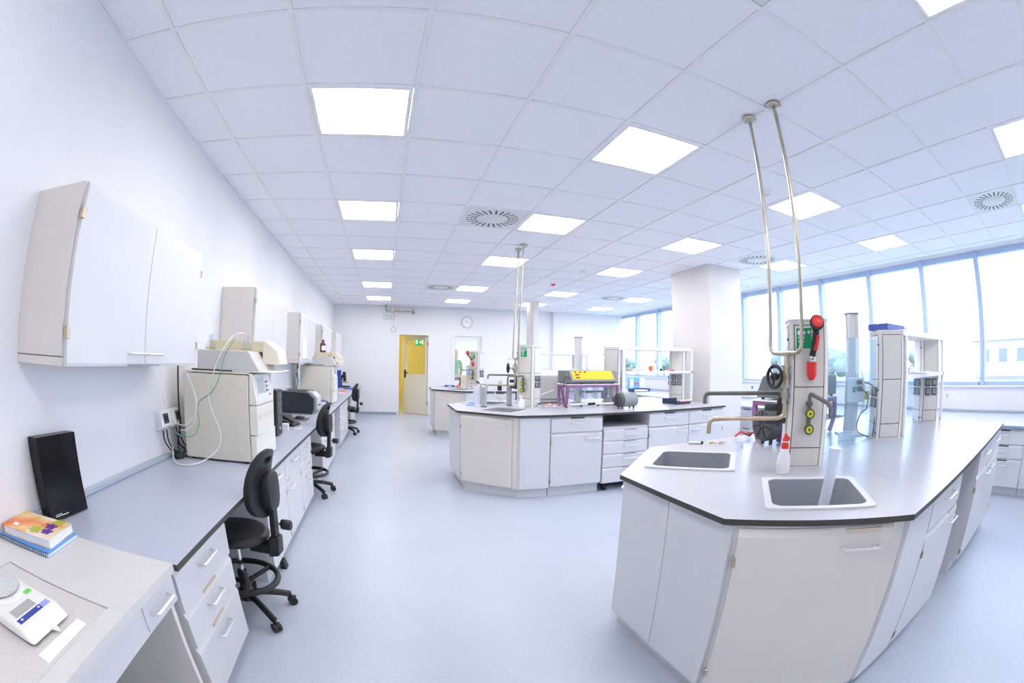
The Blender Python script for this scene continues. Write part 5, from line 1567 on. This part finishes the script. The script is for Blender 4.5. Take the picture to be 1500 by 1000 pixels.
t = thing('measuring_cylinder', 'frosted plastic measuring cylinder standing in the near front sink', 'measuring cylinder', (2.975, -0.425, T - 0.165))
t.rotation_euler = (math.radians(3), math.radians(4), 0)
MB().shell([(0.03, 0.008), (0.0245, 0.014), (0.0245, 0.345), (0.0265, 0.352)], 22).build('tube', FROST, t, smooth=True)
MB().lathe([(0.0, 0.0), (0.042, 0.0), (0.042, 0.006), (0.026, 0.012), (0.0, 0.012)], 6).build('foot', FROST, t)
MB().lathe([(0.0, 0.346), (0.0275, 0.346), (0.0285, 0.350), (0.0285, 0.353), (0.0245, 0.353), (0.0, 0.351)][2:5], 22).build('rim', FROST, t, smooth=True)
for k in range(9):
    MB().box(0.016, -0.0195, 0.06 + 0.028 * k, 0.0225, -0.0165, 0.0612 + 0.028 * k).build('graduation', MGREY, t)

t = thing('glass_beaker', 'small clear glass beaker beside the near rear sink', 'beaker', (3.385, 0.495, T))
MB().shell([(0.001, 0.002), (0.017, 0.002), (0.0185, 0.006), (0.0185, 0.050), (0.0205, 0.054)], 18).build('glass', VESSEL, t, smooth=True)
MB().box(-0.012, -0.0192, 0.015, 0.012, -0.0186, 0.035).build('frosted_patch', FROST, t)
t = thing('syringe', 'clear plastic syringe with black plunger tip by the near rear sink', 'syringe', (3.315, 0.835, T + 0.009), math.radians(-32))
MB().cyl((-0.05, 0, 0), (0.03, 0, 0), 0.009, 14).build('barrel', MILKY, t, smooth=True)
MB().cyl((0.03, 0, 0), (0.045, 0, 0), 0.0105, 14).build('plunger_end', BLACK, t, smooth=True)
MB().cyl((-0.066, 0, 0), (-0.05, 0, 0), 0.003, 10).build('tip', MILKY, t, smooth=True)
t = thing('tube_clips', 'small cluster of yellow clips on the near island edge', 'clips', (3.43, 0.755, T), math.radians(-30))
YC = mat('clip_amber', (0.75, 0.42, 0.03), 0.4)
for k, (x, y, a) in enumerate(((-0.04, 0.0, 0.3), (-0.01, 0.012, -0.5), (0.02, -0.004, 0.9), (0.05, 0.008, 0.1))):
    M_ = Matrix.Translation((x, y, 0.006)) @ Matrix.Rotation(a, 4, 'Z')
    MB().tube([(-0.014, 0, 0), (0.014, 0.0, 0.006)], 0.0055, 8).xform(M_).build('clip', YC if k % 2 == 0 else CREAML, t, smooth=True)
t = thing('pipette_filler', 'red rubber pipette filler in a small glass dish', 'pipette filler', (3.775, 0.79, T), math.radians(-35))
MB().shell([(0.001, 0.001), (0.036, 0.001), (0.040, 0.006), (0.036, 0.040)], 20).build('dish', VESSEL, t, smooth=True)
MB().ball((0.0, 0.0, 0.026), 0.022, 0.018, 0.018).build('bulb', mat('dull_red_rubber', (0.45, 0.06, 0.07), 0.5), t, smooth=True)
MB().tube([(-0.018, 0, 0.022), (-0.06, 0.0, 0.045), (-0.105, 0.0, 0.012)], 0.007, 8).build('valve_tube', RED, t, smooth=True)
MB().tube([(0.02, 0, 0.03), (0.05, 0.01, 0.045), (0.075, 0.01, 0.012)], 0.007, 8).build('outlet_tube', RED, t, smooth=True)

# ---- on the near shelf
t = thing('flat_carton', 'flat blue and white carton lying on the near shelf top', 'carton', (4.40, -0.02, 1.5805))
MB().box(0, -0.02, 0, 0.36, 0.155, 0.042).build('carton', mat('carton_blue', (0.07, 0.11, 0.40), 0.5), t, bevel=0.002)
MB().box(0.361, -0.02, 0, 0.43, 0.155, 0.040).build('pale_end', mat('carton_pale', (0.62, 0.68, 0.85), 0.5), t, bevel=0.002)
t = thing('paper_sheet', 'curled white paper sheet hanging off the near middle shelf', 'paper', (5.02, -0.10, T + 0.4155))
s = MB()
N = 8
vs = []
for k in range(N + 1):
    a = k / N
    y = 0.09 - 0.20 * a
    z = 0.0015 + (0.0 if a < 0.6 else -0.16 * (a - 0.6) ** 1.6 * 0)
    z += 0.012 * math.sin(PI * a)
    vs += [(-0.10, y, z), (0.11, y - 0.01, z + 0.004)]
s.add(vs, [(2 * k, 2 * k + 1, 2 * k + 3, 2 * k + 2) for k in range(N)])
s.build('sheet', PAPER, t, smooth=True)
MB().box(-0.02, 0.10, 0.0, 0.10, 0.14, 0.05).build('folded_edge', PAPER, t)
t = thing('chrome_valve', 'small chrome valve block at the foot of the low glass screen', 'valve', (5.36, 0.0, T))
MB().box(-0.03, -0.02, 0, 0.03, 0.02, 0.012).build('plate', CHROME, t, bevel=0.002)
MB().cyl((0, 0, 0.012), (0, 0, 0.035), 0.008, 10).cyl((-0.02, 0, 0.036), (0.02, 0, 0.036), 0.007, 10).build('lever', CHROME, t, smooth=True)

# ================================================================== middle island things
ox, oy = ISL[1]
t = thing('soap_dispenser', 'white pump soap bottle at the foot of the middle pillar', 'soap bottle', (2.955, 3.465, T))
MB().prism(rrect(0, 0, 0.075, 0.05, 0.016, 3), 0, 0.095).build('bottle', WHITE, t, bevel=0.006, smooth=True)
MB().lathe([(0.0, 0.09), (0.020, 0.092), (0.016, 0.108), (0.006, 0.112), (0.006, 0.135), (0.0, 0.136)], 14).build('neck', CREAML, t, smooth=True)
MB().box(-0.032, -0.010, 0.134, 0.014, 0.010, 0.146).build('pump_head', CREAML, t, bevel=0.003)
GP = mat('grey_pvc', (0.40, 0.41, 0.44), 0.45)
def drain_post(label, x, y, w):
    t = thing('drain_standpipe', label, 'standpipe', (x, y, T), math.radians(20), 'grey standpipes by the middle sinks')
    MB().shell([(w, 0.004), (w, 0.225)], 20).shell([(w - 0.005, 0.225), (w - 0.005, 0.004)], 20).shell([(w, 0.225), (w - 0.005, 0.225)], 20).build('pipe', GP, t, smooth=True)
    MB().lathe([(0.0, 0.0), (w + 0.003, 0.0), (w + 0.003, 0.010), (0.0, 0.010)], 20).build('foot_ring', DGREY, t, smooth=True)
drain_post('upright grey pipe standing between the middle island sinks', 2.565, 3.635, 0.032)
drain_post('upright grey pipe standing close to the middle pillar', 2.895, 3.755, 0.032)
t = thing('measuring_cylinder', 'tall white plastic cylinder standing on the middle island', 'measuring cylinder', (2.52, 3.84, T))
MB().shell([(0.042, 0.006), (0.040, 0.02), (0.040, 0.215), (0.043, 0.222)], 20).build('tube', FROST, t, smooth=True)
MB().lathe([(0.0, 0.0), (0.055, 0.0), (0.055, 0.008), (0.0, 0.010)], 20).build('foot', WHITE, t, smooth=True)
t = thing('chrome_tap', 'short chrome lever tap behind the white cylinder', 'tap', (2.60, 4.02, T))
MB().tube(bend([(0, 0, 0), (0, 0, 0.25), (0.09, -0.03, 0.235)], 0.03), 0.014, 10).build('body', CHROME, t, smooth=True)
MB().tube([(-0.01, 0, 0.25), (-0.055, 0.01, 0.275)], 0.011, 8).build('lever', DGREY, t, smooth=True)
t = thing('blue_cloth', 'crumpled blue wipe beside the white cylinder', 'wipe', (2.44, 3.80, T))
m = MB().ball((0, 0, 0.0), 0.06, 0.045, 0.022, 14, 8)
for i, v in enumerate(m.v):
    m.v[i] = (v[0], v[1], max(0.001, v[2] + 0.006 * math.sin(90 * v[0]) * math.cos(70 * v[1])))
m.build('wipe', mat('wipe_blue', (0.25, 0.45, 0.80), 0.8), t, smooth=True)
MB().ball((0.03, 0.01, 0.014), 0.02, 0.018, 0.012).build('fold', mat('wipe_blue', (0.25, 0.45, 0.80), 0.8), t, smooth=True)
hose('tubing', 'thin white hose hanging down into the middle rear sink', 'tube', [(2.80, 4.06, 1.16), (2.79, 4.05, 1.06), (2.80, 4.03, 0.97), (2.86, 4.0, 0.90), (2.94, 3.98, 0.868)], 0.006, WHT)
t = thing('pen_cup', 'black pen cup with coloured pens on the far island', 'pen cup', (3.50, 6.60, T))
MB().lathe([(0.0, 0.0), (0.04, 0.0), (0.043, 0.11), (0.038, 0.11), (0.036, 0.01), (0.0, 0.01)], 18).build('cup', BLACK, t, smooth=True)
for k, (dx, dy, m_) in enumerate(((-0.015, 0.0, PURPLE), (0.01, 0.012, ORANGE), (0.016, -0.012, BLUE), (-0.004, -0.016, YELLOW), (0.0, 0.004, RED))):
    MB().tube([(dx * 0.6, dy * 0.6, 0.012), (dx * 1.9, dy * 1.9, 0.16 + 0.01 * k)], 0.005, 6).build('pen', m_, t)
# big grey cabinet-like instrument behind the middle pillar
t = thing('bench_analyser', 'pale boxy analyser with sloped lid behind the middle pillar', 'analyser', (3.28, 3.98, T))
MB().box(0, 0, 0.01, 0.44, 0.36, 0.34).build('housing', PGREY, t, bevel=0.006)
MB().extrude([(0.0, 0.342), (0.36, 0.342), (0.36, 0.40), (0.16, 0.415), (0.0, 0.36)], 0.0, 0.44, 'x').build('lid', WHITE, t, bevel=0.004)
MB().box(0.16, -0.003, 0.14, 0.18, 0.0, 0.27).build('slot', EDGE, t)
MB().box(0.02, -0.004, 0.04, 0.42, 0.0, 0.06).build('lower_strip', MGREY, t)
hose('tubing', 'stiff white hose slanting from the middle pillar foot', 'tube', [(3.13, 3.62, 0.95), (3.25, 3.60, 1.0), (3.40, 3.60, 1.05)], 0.007, WHT, 4)
for k, (x, y, m_, c_, lab) in enumerate(((3.245, 3.43, ORANGE, 'orange', 'small jar with orange lid by the middle pillar'), (3.30, 3.47, WHITE, 'white', 'small jar with white lid by the middle pillar'), (3.185, 3.50, DGREY, 'dark', 'small dark-capped jar by the middle pillar'), (3.34, 3.41, ORANGE, 'orange', 'small jar with orange lid next to the tester cable'))):
    t = thing('small_jar', lab, 'jar', (x, y, T), 0, 'small jars by the middle pillar')
    MB().lathe([(0.0, 0.0), (0.020, 0.0), (0.022, 0.004), (0.022, 0.028), (0.018, 0.034), (0.0, 0.034)], 14).build('jar', FROST, t, smooth=True)
    MB().lathe([(0.0, 0.032), (0.020, 0.032), (0.020, 0.046), (0.0, 0.047)], 14).build('lid', m_, t, smooth=True)
# mobile drawer unit in the knee gap
t = thing('mobile_pedestal', 'white four-drawer pedestal on castors in the knee gap of the middle island', 'drawer unit', (ISL[1][0] + 1.455, 2.775, 0))
w_ = 0.556
MB().box(0, 0, 0.09, w_, 0.55, 0.68).build('body', LAM, t, bevel=0.002)
MB().box(0.0, -0.004, 0.68, w_, 0.55, 0.70).build('top', LAM, t, bevel=0.003)
for k, (a, b_) in enumerate(((0.095, 0.262), (0.267, 0.412), (0.417, 0.552), (0.557, 0.678))):
    d = MB().extrude([(0.0, a), (-0.020, a), (-0.020, b_ - 0.02), (-0.008, b_), (0.0, b_)], 0.002, w_ - 0.002, 'x').build('drawer', LAM, t, bevel=0.0015)
    bow_handle(d, w_ / 2 - 0.03, w_ / 2 + 0.13, -0.020, b_ - 0.055)
    MB().box(w_ / 2 - 0.03, -0.0175, b_ - 0.016, w_ / 2 + 0.13, -0.0105, b_ - 0.006).build('label_slot', MGREY, d)
for x in (0.06, w_ - 0.06):
    for y in (0.05, 0.48):
        c = MB().cyl((x - 0.018, y, 0.035), (x + 0.018, y, 0.035), 0.035, 16).box(x - 0.022, y - 0.02, 0.05, x + 0.022, y + 0.02, 0.09)
        c.build('caster', BLACK, t, smooth=True)
# tray with pens on the window end
t = thing('letter_tray', 'dark navy tray lying on the window end of the middle island', 'tray', (4.93, 3.33, T + 0.001), math.radians(6))
MB().box(-0.02, -0.12, 0, 0.24, 0.16, 0.008).box(-0.02, -0.12, 0, -0.012, 0.16, 0.06).box(-0.02, 0.152, 0, 0.24, 0.16, 0.06).box(-0.02, -0.12, 0, 0.24, -0.112, 0.035).build('tray', NAVY, t, bevel=0.002)
for k, (m_, z) in enumerate(((ORANGE, 0.030), (WHITE, 0.040), (BLUE, 0.022), (NAVY, 0.016), (LBLUE, 0.010))):
    p = MB().box(0.04 + 0.012 * k, -0.145 + 0.012 * k, z, 0.25 + 0.006 * k, -0.125 + 0.05 * k, z + 0.009).build('packet', m_, t, bevel=0.001)
t = thing('paper_sheet', 'small printed sheet lying on the bright middle worktop', 'paper', (4.55, 3.30, T), math.radians(8))
MB().box(-0.10, -0.05, 0, 0.10, 0.05, 0.0012).build('sheet', PAPER, t)
for k in range(4):
    MB().box(-0.08, -0.035 + 0.018 * k, 0.0012, 0.075, -0.030 + 0.018 * k, 0.0015).build('print_line', PGREY, t)
# things on the middle shelf
zs = T + 0.4155
t = thing('round_flask', 'round glass flask with orange stopper on the middle shelf', 'flask', (4.84, 3.62, zs))
MB().ball((0.02, 0, 0.05), 0.05, 0.05, 0.05).build('bulb', VESSEL, t, smooth=True)
MB().ball((-0.055, 0, 0.038), 0.036, 0.036, 0.038).build('orange_ball', mat('orange_rubber', (0.80, 0.18, 0.06), 0.5), t, smooth=True)
MB().ball((0.10, -0.02, 0.018), 0.018, 0.018, 0.018).build('black_stopper', BLACK, t, smooth=True)
t = thing('paper_stack', 'low stack of papers on the middle shelf', 'papers', (4.53, 3.60, zs))
MB().box(-0.11, -0.10, 0, 0.11, 0.10, 0.010).build('sheet', PAPER, t)
MB().box(-0.10, -0.09, 0.010, 0.12, 0.11, 0.020).build('sheet', PGREY, t)
MB().box(-0.11, -0.10, 0.020, 0.08, 0.09, 0.032).build('sheet', PAPER, t)
t = thing('marker_pen', 'red marker pen lying on the middle shelf', 'pen', (5.06, 3.55, zs + 0.008), 0.1)
MB().cyl((-0.045, 0, 0), (0.03, 0, 0), 0.007, 10).build('barrel', mat('pen_pink', (0.65, 0.05, 0.12), 0.4), t, smooth=True)
MB().cyl((0.03, 0, 0), (0.06, 0, 0), 0.0075, 10).build('cap', BLACK, t, smooth=True)

# ================================================================== far island things
t = thing('wash_bottle', 'small brown and orange bottle standing on the far island', 'bottle', (2.95, 7.75, T))
MB().lathe([(0.0, 0.0), (0.03, 0.0), (0.03, 0.07), (0.012, 0.095), (0.0, 0.095)], 14).build('body', mat('brown_plastic', (0.30, 0.10, 0.03), 0.4), t, smooth=True)
MB().lathe([(0.0, 0.095), (0.016, 0.095), (0.014, 0.15), (0.0, 0.152)], 12).build('cap', BLACK, t, smooth=True)
t = thing('red_block', 'small red block on the far island worktop', 'block', (2.87, 7.38, T))
MB().box(-0.045, -0.03, 0, 0.045, 0.03, 0.055).build('block', RED, t, bevel=0.006)
MB().box(-0.02, -0.034, 0.015, 0.02, -0.03, 0.04).build('label', WHITE, t)
t = thing('blue_case', 'small flat blue case on the far island worktop', 'case', (2.73, 7.62, T))
MB().box(-0.11, -0.06, 0, 0.08, 0.06, 0.04).build('case', BLUE, t, bevel=0.006)
MB().box(-0.06, -0.064, 0.012, 0.03, -0.06, 0.028).build('label', WHITE, t)
t = thing('tissue_dispenser', 'cream upright dispenser box in front of the far pillar', 'dispenser', (2.98, 7.22, T), R45)
MB().box(-0.09, -0.05, 0, 0.04, 0.05, 0.26).build('box', CREAM, t, bevel=0.006)
MB().box(-0.06, -0.053, 0.10, 0.01, -0.05, 0.16).build('slot', EDGE, t)

# ================================================================== window bench
wb = plate('worktop', [(6.63, -2.95), (7.895, -2.95), (7.895, 9.85), (6.63, 9.85)], [], B - 0.024, B, [TOPL, mat('blue_edge', (0.28, 0.36, 0.47), 0.4)])
tag(wb, 'long pale grey worktop under the windows', 'worktop')
WU = [(-2.30, -1.07, 'white drawer cabinet under the windows at the picture edge'), (-1.07, 0.10, 'white three-drawer cabinet under the windows behind the near island'),
      (0.9, 2.1, 'white cabinet under the windows hidden behind the near shelf'), (2.1, 3.3, 'white drawer cabinet under the windows beside the near taps'),
      (3.3, 4.5, 'white drawer cabinet under the windows behind the broad column'), (5.4, 6.6, 'white drawer cabinet under the windows past the column'), (6.6, 7.8, 'white drawer cabinet under the far windows')]
for y0, y1, lab in WU:
    w_ = y1 - y0
    cabinet('base_cabinet', lab, (6.70, y1, 0), -R90, w_, 1.15, B - 0.026,
            [(0, w_ * 0.5, [('door', 0.09, 0.675, 'l')]), (w_ * 0.5, w_, [('drawer', 0.09, 0.373), ('drawer', 0.378, 0.518), ('drawer', 0.523, 0.675)])], pl=0.085, group='base cabinets under the windows')
struct(MB().box(7.876, -2.95, B + 0.0005, 7.899, 9.85, B + 0.03).build('trim_6', _mats['blue_grey_upstand'], bevel=0.004), 'blue-grey upstand strip along the window bench')
def parapet_socket(label, y, z, insert):
    t = thing('wall_socket', label, 'socket', (XW, y, z))
    MB().box(-0.012, -0.045, -0.045, 0.0, 0.045, 0.045).build('plate', WHITE, t, bevel=0.004)
    MB().box(-0.015, -0.028, -0.028, -0.012, 0.028, 0.028).build('insert', insert, t, bevel=0.002)
parapet_socket('white square wall socket on the parapet behind the near shelf', 0.432, 0.912, PGREY)
parapet_socket('teal square wall socket on the parapet beside the near taps', 4.62, 0.93, mat('teal_plastic', (0.05, 0.28, 0.30), 0.4))
parapet_socket('white square wall socket next to the teal one', 4.32, 0.93, PGREY)
t = thing('reagent_pack', 'light blue and white product box on the window bench', 'box', (7.30, 8.15, B), math.radians(-25))
MB().box(-0.16, -0.10, 0, 0.12, 0.10, 0.33).build('box', LBLUE, t, bevel=0.003)
MB().box(-0.12, -0.104, 0.05, -0.03, -0.10, 0.30).build('white_stripe', WHITE, t)
for k in range(3):
    MB().box(-0.01 + 0.04 * k, -0.104, 0.16, 0.018 + 0.04 * k, -0.10, 0.21).build('red_mark', mat('print_red', (0.55, 0.12, 0.14), 0.5), t)
MB().box(0.125, -0.095, 0, 0.25, 0.10, 0.32).build('white_box', PAPER, t, bevel=0.003)
t = thing('letter_tray', 'dark blue tray on the window bench before the blue box', 'tray', (7.22, 7.80, B + 0.001))
MB().box(-0.22, -0.14, 0, 0.24, 0.14, 0.012).box(-0.22, -0.14, 0, -0.205, 0.14, 0.075).box(0.225, -0.14, 0, 0.24, 0.14, 0.075).box(-0.22, 0.125, 0, 0.24, 0.14, 0.075).build('tray', mat('tray_blue', (0.03, 0.07, 0.20), 0.4), t, bevel=0.003)
MB().box(-0.20, -0.12, 0.012, 0.2, 0.11, 0.04).build('papers', PAPER, t)

# ================================================================== end wall things
t = thing('wall_clock', 'round white wall clock above the glazed door', 'clock', (3.47, Y1 - 0.001, 2.395))
MB().lathe([(0.0, 0.0), (0.155, 0.0), (0.155, -0.03), (0.145, -0.042), (0.132, -0.036), (0.128, -0.022), (0.0, -0.022)], 36, (0, 0, 0), 'y').build('case', mat('clock_grey', (0.62, 0.64, 0.67), 0.35), t, smooth=True)
MB().lathe([(0.0, -0.024), (0.126, -0.024), (0.126, -0.022), (0.0, -0.022)], 36, (0, 0, 0), 'y').build('dial', PAPER, t)
for k in range(12):
    MB().box(-0.004, -0.0255, 0.095, 0.004, -0.024, 0.115).xform(Matrix.Rotation(2 * PI * k / 12, 4, 'Y')).build('hour_mark', MGREY, t)
MB().box(-0.005, -0.027, -0.01, 0.005, -0.0255, 0.065).xform(Matrix.Rotation(math.radians(-50), 4, 'Y')).build('hour_hand', MGREY, t)
MB().box(-0.0035, -0.029, -0.015, 0.0035, -0.0275, 0.095).xform(Matrix.Rotation(math.radians(100), 4, 'Y')).build('minute_hand', MGREY, t)
t = thing('emergency_shower', 'steel emergency shower pipe with pull ring beside the open door', 'shower', (0, 9.86, 0))
MB().tube(bend([(1.365, 0, 2.747), (1.365, 0, 2.59), (2.06, 0, 2.605)], 0.04), 0.017, 10).build('pipe', PIPEM, t, smooth=True)
MB().ball((1.535, 0, 2.593), 0.038, 0.034, 0.034).box(1.50, -0.01, 2.62, 1.60, 0.01, 2.675).build('valve', BRASS, t, smooth=True)
MB().lathe([(0.0, 0.05), (0.02, 0.05), (0.03, 0.0), (0.055, -0.06), (0.0, -0.06)], 16, (2.06, 0, 2.60)).build('shower_head', PIPEM, t, smooth=True)
MB().lathe([(0.0, 0.0), (0.04, 0.0), (0.04, -0.012), (0.0, -0.012)], 16, (1.365, 0, 2.748)).build('flange', PIPEM, t, smooth=True)
MB().cyl((1.575, 0, 2.20), (1.575, 0, 2.60), 0.004, 6).build('pull_rod', PIPEM, t)
MB().tube([(1.575 + 0.065 * math.cos(2 * PI * j / 24), 0, 2.135 + 0.065 * math.sin(2 * PI * j / 24)) for j in range(24)], 0.006, 6, closed=True).build('pull_ring', PIPEM, t, smooth=True)
t = thing('vent_plate', 'row of three pale switch plates under the shower pipe', 'plate', (1.30, Y1 - 0.001, 2.40))
for k in range(3):
    p = MB().box(0.105 * k, -0.012, 0, 0.105 * k + 0.095, 0, 0.10).build('plate', PGREY, t, bevel=0.003)
    MB().box(0.105 * k + 0.02, -0.015, 0.025, 0.105 * k + 0.075, -0.012, 0.075).build('rocker', WHITE, p, bevel=0.002)
t = thing('thermostat', 'small white thermostat on the end wall beside the middle pillar', 'thermostat', (4.62, Y1 - 0.001, 1.45))
MB().box(-0.05, -0.03, -0.07, 0.05, 0, 0.07).build('case', WHITE, t, bevel=0.006)
MB().box(-0.03, -0.033, 0.0, 0.03, -0.03, 0.04).build('window', PGREY, t)

# ---- corridor things
t = thing('exit_sign', 'glowing green exit sign hanging in the yellow corridor', 'sign', (2.37, 11.9, 1.83))
ES = mat('exit_green_glow', (0.01, 0.30, 0.27), 0.4, emit=0.35)
EW = mat('exit_white_glow', (0.55, 0.80, 0.75), 0.4, emit=0.35)
MB().box(-0.13, -0.02, 0, 0.13, 0.02, 0.20).build('box', ES, t, bevel=0.004)
MB().box(-0.10, -0.023, 0.04, -0.05, -0.02, 0.16).box(-0.02, -0.023, 0.09, 0.03, -0.02, 0.11).box(0.03, -0.023, 0.06, 0.06, -0.02, 0.14).box(0.08, -0.023, 0.03, 0.12, -0.02, 0.17).build('pictogram', EW, t)
for x in (-0.1, 0.1):
    MB().cyl((x, 0, 0.2), (x, 0, 0.765), 0.005, 6).build('rod', METAL, t)
t = thing('shoulder_bag', 'black bag hanging inside the yellow corridor', 'bag', (1.50, 11.3, 0.45))
MB().ball((0, 0, 0.11), 0.09, 0.15, 0.13).build('bag', BLACK, t, smooth=True)
MB().tube(spline([(-0.02, -0.12, 0.16), (-0.08, -0.06, 0.42), (-0.10, 0.0, 0.52), (-0.08, 0.06, 0.42), (-0.02, 0.12, 0.16)], 5), 0.012, 6).build('strap', BLACK, t, smooth=True)
MB().box(-0.12, -0.02, 0.50, -0.07, 0.02, 0.54).build('hook', METAL, t)

# ---- person in the next room, seen through the glazed door
def skin_chain(name, verts, edges, mats_, parent, root=0, sub=2):
    me = bpy.data.meshes.new(name)
    me.from_pydata([v[0] for v in verts], edges, [])
    o = bpy.data.objects.new(name, me)
    COL.objects.link(o)
    if parent is not None:
        o.parent = parent
    md = o.modifiers.new('skin', 'SKIN')
    md.use_smooth_shade = True
    sv = me.skin_vertices[0].data if me.skin_vertices else None
    if sv is None:
        bm = bmesh.new(); bm.from_mesh(me); bm.verts.layers.skin.verify(); bm.to_mesh(me); bm.free()
        sv = me.skin_vertices[0].data
    for i, v in enumerate(verts):
        r = v[1]
        sv[i].radius = r if isinstance(r, tuple) else (r, r)
        sv[i].use_root = (i == root)
    s = o.modifiers.new('sub', 'SUBSURF'); s.levels = sub; s.render_levels = sub
    me.materials.append(mats_)
    return o
SKINM = mat('skin', (0.72, 0.45, 0.34), 0.55)
pt = thing('person', 'blonde person in a green top standing behind the glazed door', 'person', (3.37, 11.4, 0), math.radians(200))
V = [((0, 0, 0.94), (0.13, 0.10)), ((0, 0.0, 1.10), (0.12, 0.095)), ((0, 0.01, 1.28), (0.14, 0.10)), ((0, 0.015, 1.40), (0.10, 0.08)), ((0, 0.0, 1.48), (0.05, 0.05)), ((0, -0.02, 1.55), (0.06, 0.065)), ((0, -0.025, 1.62), (0.075, 0.092)), ((0, -0.015, 1.69), (0.05, 0.06)),
     ((-0.17, 0.015, 1.375), (0.05, 0.05)), ((-0.22, 0.02, 1.12), (0.042, 0.042)), ((-0.20, -0.10, 0.92), (0.032, 0.032)), ((-0.195, -0.15, 0.84), (0.022, 0.035)),
     ((0.17, 0.015, 1.375), (0.05, 0.05)), ((0.22, 0.02, 1.12), (0.042, 0.042)), ((0.20, -0.10, 0.92), (0.032, 0.032)), ((0.195, -0.15, 0.84), (0.022, 0.035)),
     ((-0.09, 0, 0.86), (0.085, 0.085)), ((-0.095, -0.01, 0.48), (0.058, 0.058)), ((-0.095, 0.02, 0.09), (0.04, 0.04)), ((-0.10, -0.12, 0.035), (0.038, 0.03)),
     ((0.09, 0, 0.86), (0.085, 0.085)), ((0.095, -0.01, 0.48), (0.058, 0.058)), ((0.095, 0.02, 0.09), (0.04, 0.04)), ((0.10, -0.12, 0.035), (0.038, 0.03))]
E_ = [(0, 1), (1, 2), (2, 3), (3, 4), (4, 5), (5, 6), (6, 7), (3, 8), (8, 9), (9, 10), (10, 11), (3, 12), (12, 13), (13, 14), (14, 15), (0, 16), (16, 17), (17, 18), (18, 19), (0, 20), (20, 21), (21, 22), (22, 23)]
body = skin_chain('body', V, E_, SKINM, pt)
def grow(ids, k):
    return [(V[i][0], (V[i][1][0] + k, V[i][1][1] + k)) for i in ids]
ids = [0, 1, 2, 3, 8, 9, 12, 13]
skin_chain('green_top', grow(ids, 0.014), [(0, 1), (1, 2), (2, 3), (3, 4), (4, 5), (3, 6), (6, 7)], mat('green_cloth', (0.06, 0.42, 0.16), 0.8), pt)
ids = [0, 16, 17, 18, 20, 21, 22]
skin_chain('dark_trousers', grow(ids, 0.012), [(0, 1), (1, 2), (2, 3), (0, 4), (4, 5), (5, 6)], mat('dark_cloth', (0.02, 0.02, 0.025), 0.8), pt)
hm = MB().ball((0, 0.012, 1.635), 0.092, 0.100, 0.105, 16, 10)
hm.v = [(x, max(y, -0.035 - 0.25 * (z - 1.60)) if z < 1.69 else y, z) for x, y, z in hm.v]
hm.ball((0, 0.075, 1.53), 0.065, 0.035, 0.12, 12, 8)
hm.build('hair', mat('blonde_hair', (0.62, 0.38, 0.14), 0.6, var=0.2, scale=60), pt, smooth=True)
for s in (-1, 1):
    e = MB().ball((s * 0.032, -0.105, 1.625), 0.011, 0.008, 0.008, 10, 6).build('eye', SIGNW, pt, smooth=True)
    MB().ball((s * 0.032, -0.112, 1.625), 0.005, 0.003, 0.005, 8, 5).build('iris', DARK, e, smooth=True)
    MB().ball((s * 0.082, -0.005, 1.61), 0.010, 0.018, 0.028, 8, 6).build('ear', SKINM, pt, smooth=True)
MB().ball((0, -0.122, 1.60), 0.011, 0.016, 0.022, 8, 6).build('nose', SKINM, pt, smooth=True)
MB().ball((0, -0.108, 1.565), 0.022, 0.006, 0.007, 8, 6).build('mouth', mat('lips', (0.55, 0.2, 0.18), 0.5), pt, smooth=True)
for s in (-1, 1):
    for k in range(4):
        L_ = (0.06, 0.07, 0.065, 0.05)[k]
        a = Vector((s * 0.195, -0.155 + 0.016 * (k - 1.5), 0.83 - 0.004 * abs(k - 1.5)))
        MB().tube([a, a + Vector((0, -0.012, -L_ * 0.5)), a + Vector((0, 0.0, -L_))], 0.0085, 7, rr=[0.009, 0.0085, 0.007]).build('finger', SKINM, pt, smooth=True)
    a = Vector((s * 0.19, -0.175, 0.86))
    MB().tube([a, a + Vector((-s * 0.012, -0.025, -0.022)), a + Vector((-s * 0.015, -0.032, -0.05))], 0.009, 7).build('thumb', SKINM, pt, smooth=True)
    MB().ball((s * 0.10, -0.07, 0.035), 0.048, 0.125, 0.035, 12, 8).build('shoe', BLACK, pt, smooth=True)
# things in the next room
t = thing('hanging_towel', 'light blue towel hanging in the room behind the glazed door', 'towel', (3.95, 12.2, 0.92))
MB().box(-0.10, -0.02, 0, 0.10, 0.02, 0.36).build('towel', LBLUE, t, bevel=0.01)
MB().box(-0.12, -0.03, 0.36, 0.12, 0.03, 0.385).box(-0.02, -0.02, -0.92, 0.02, 0.02, 0.36).build('rail', METAL, t)
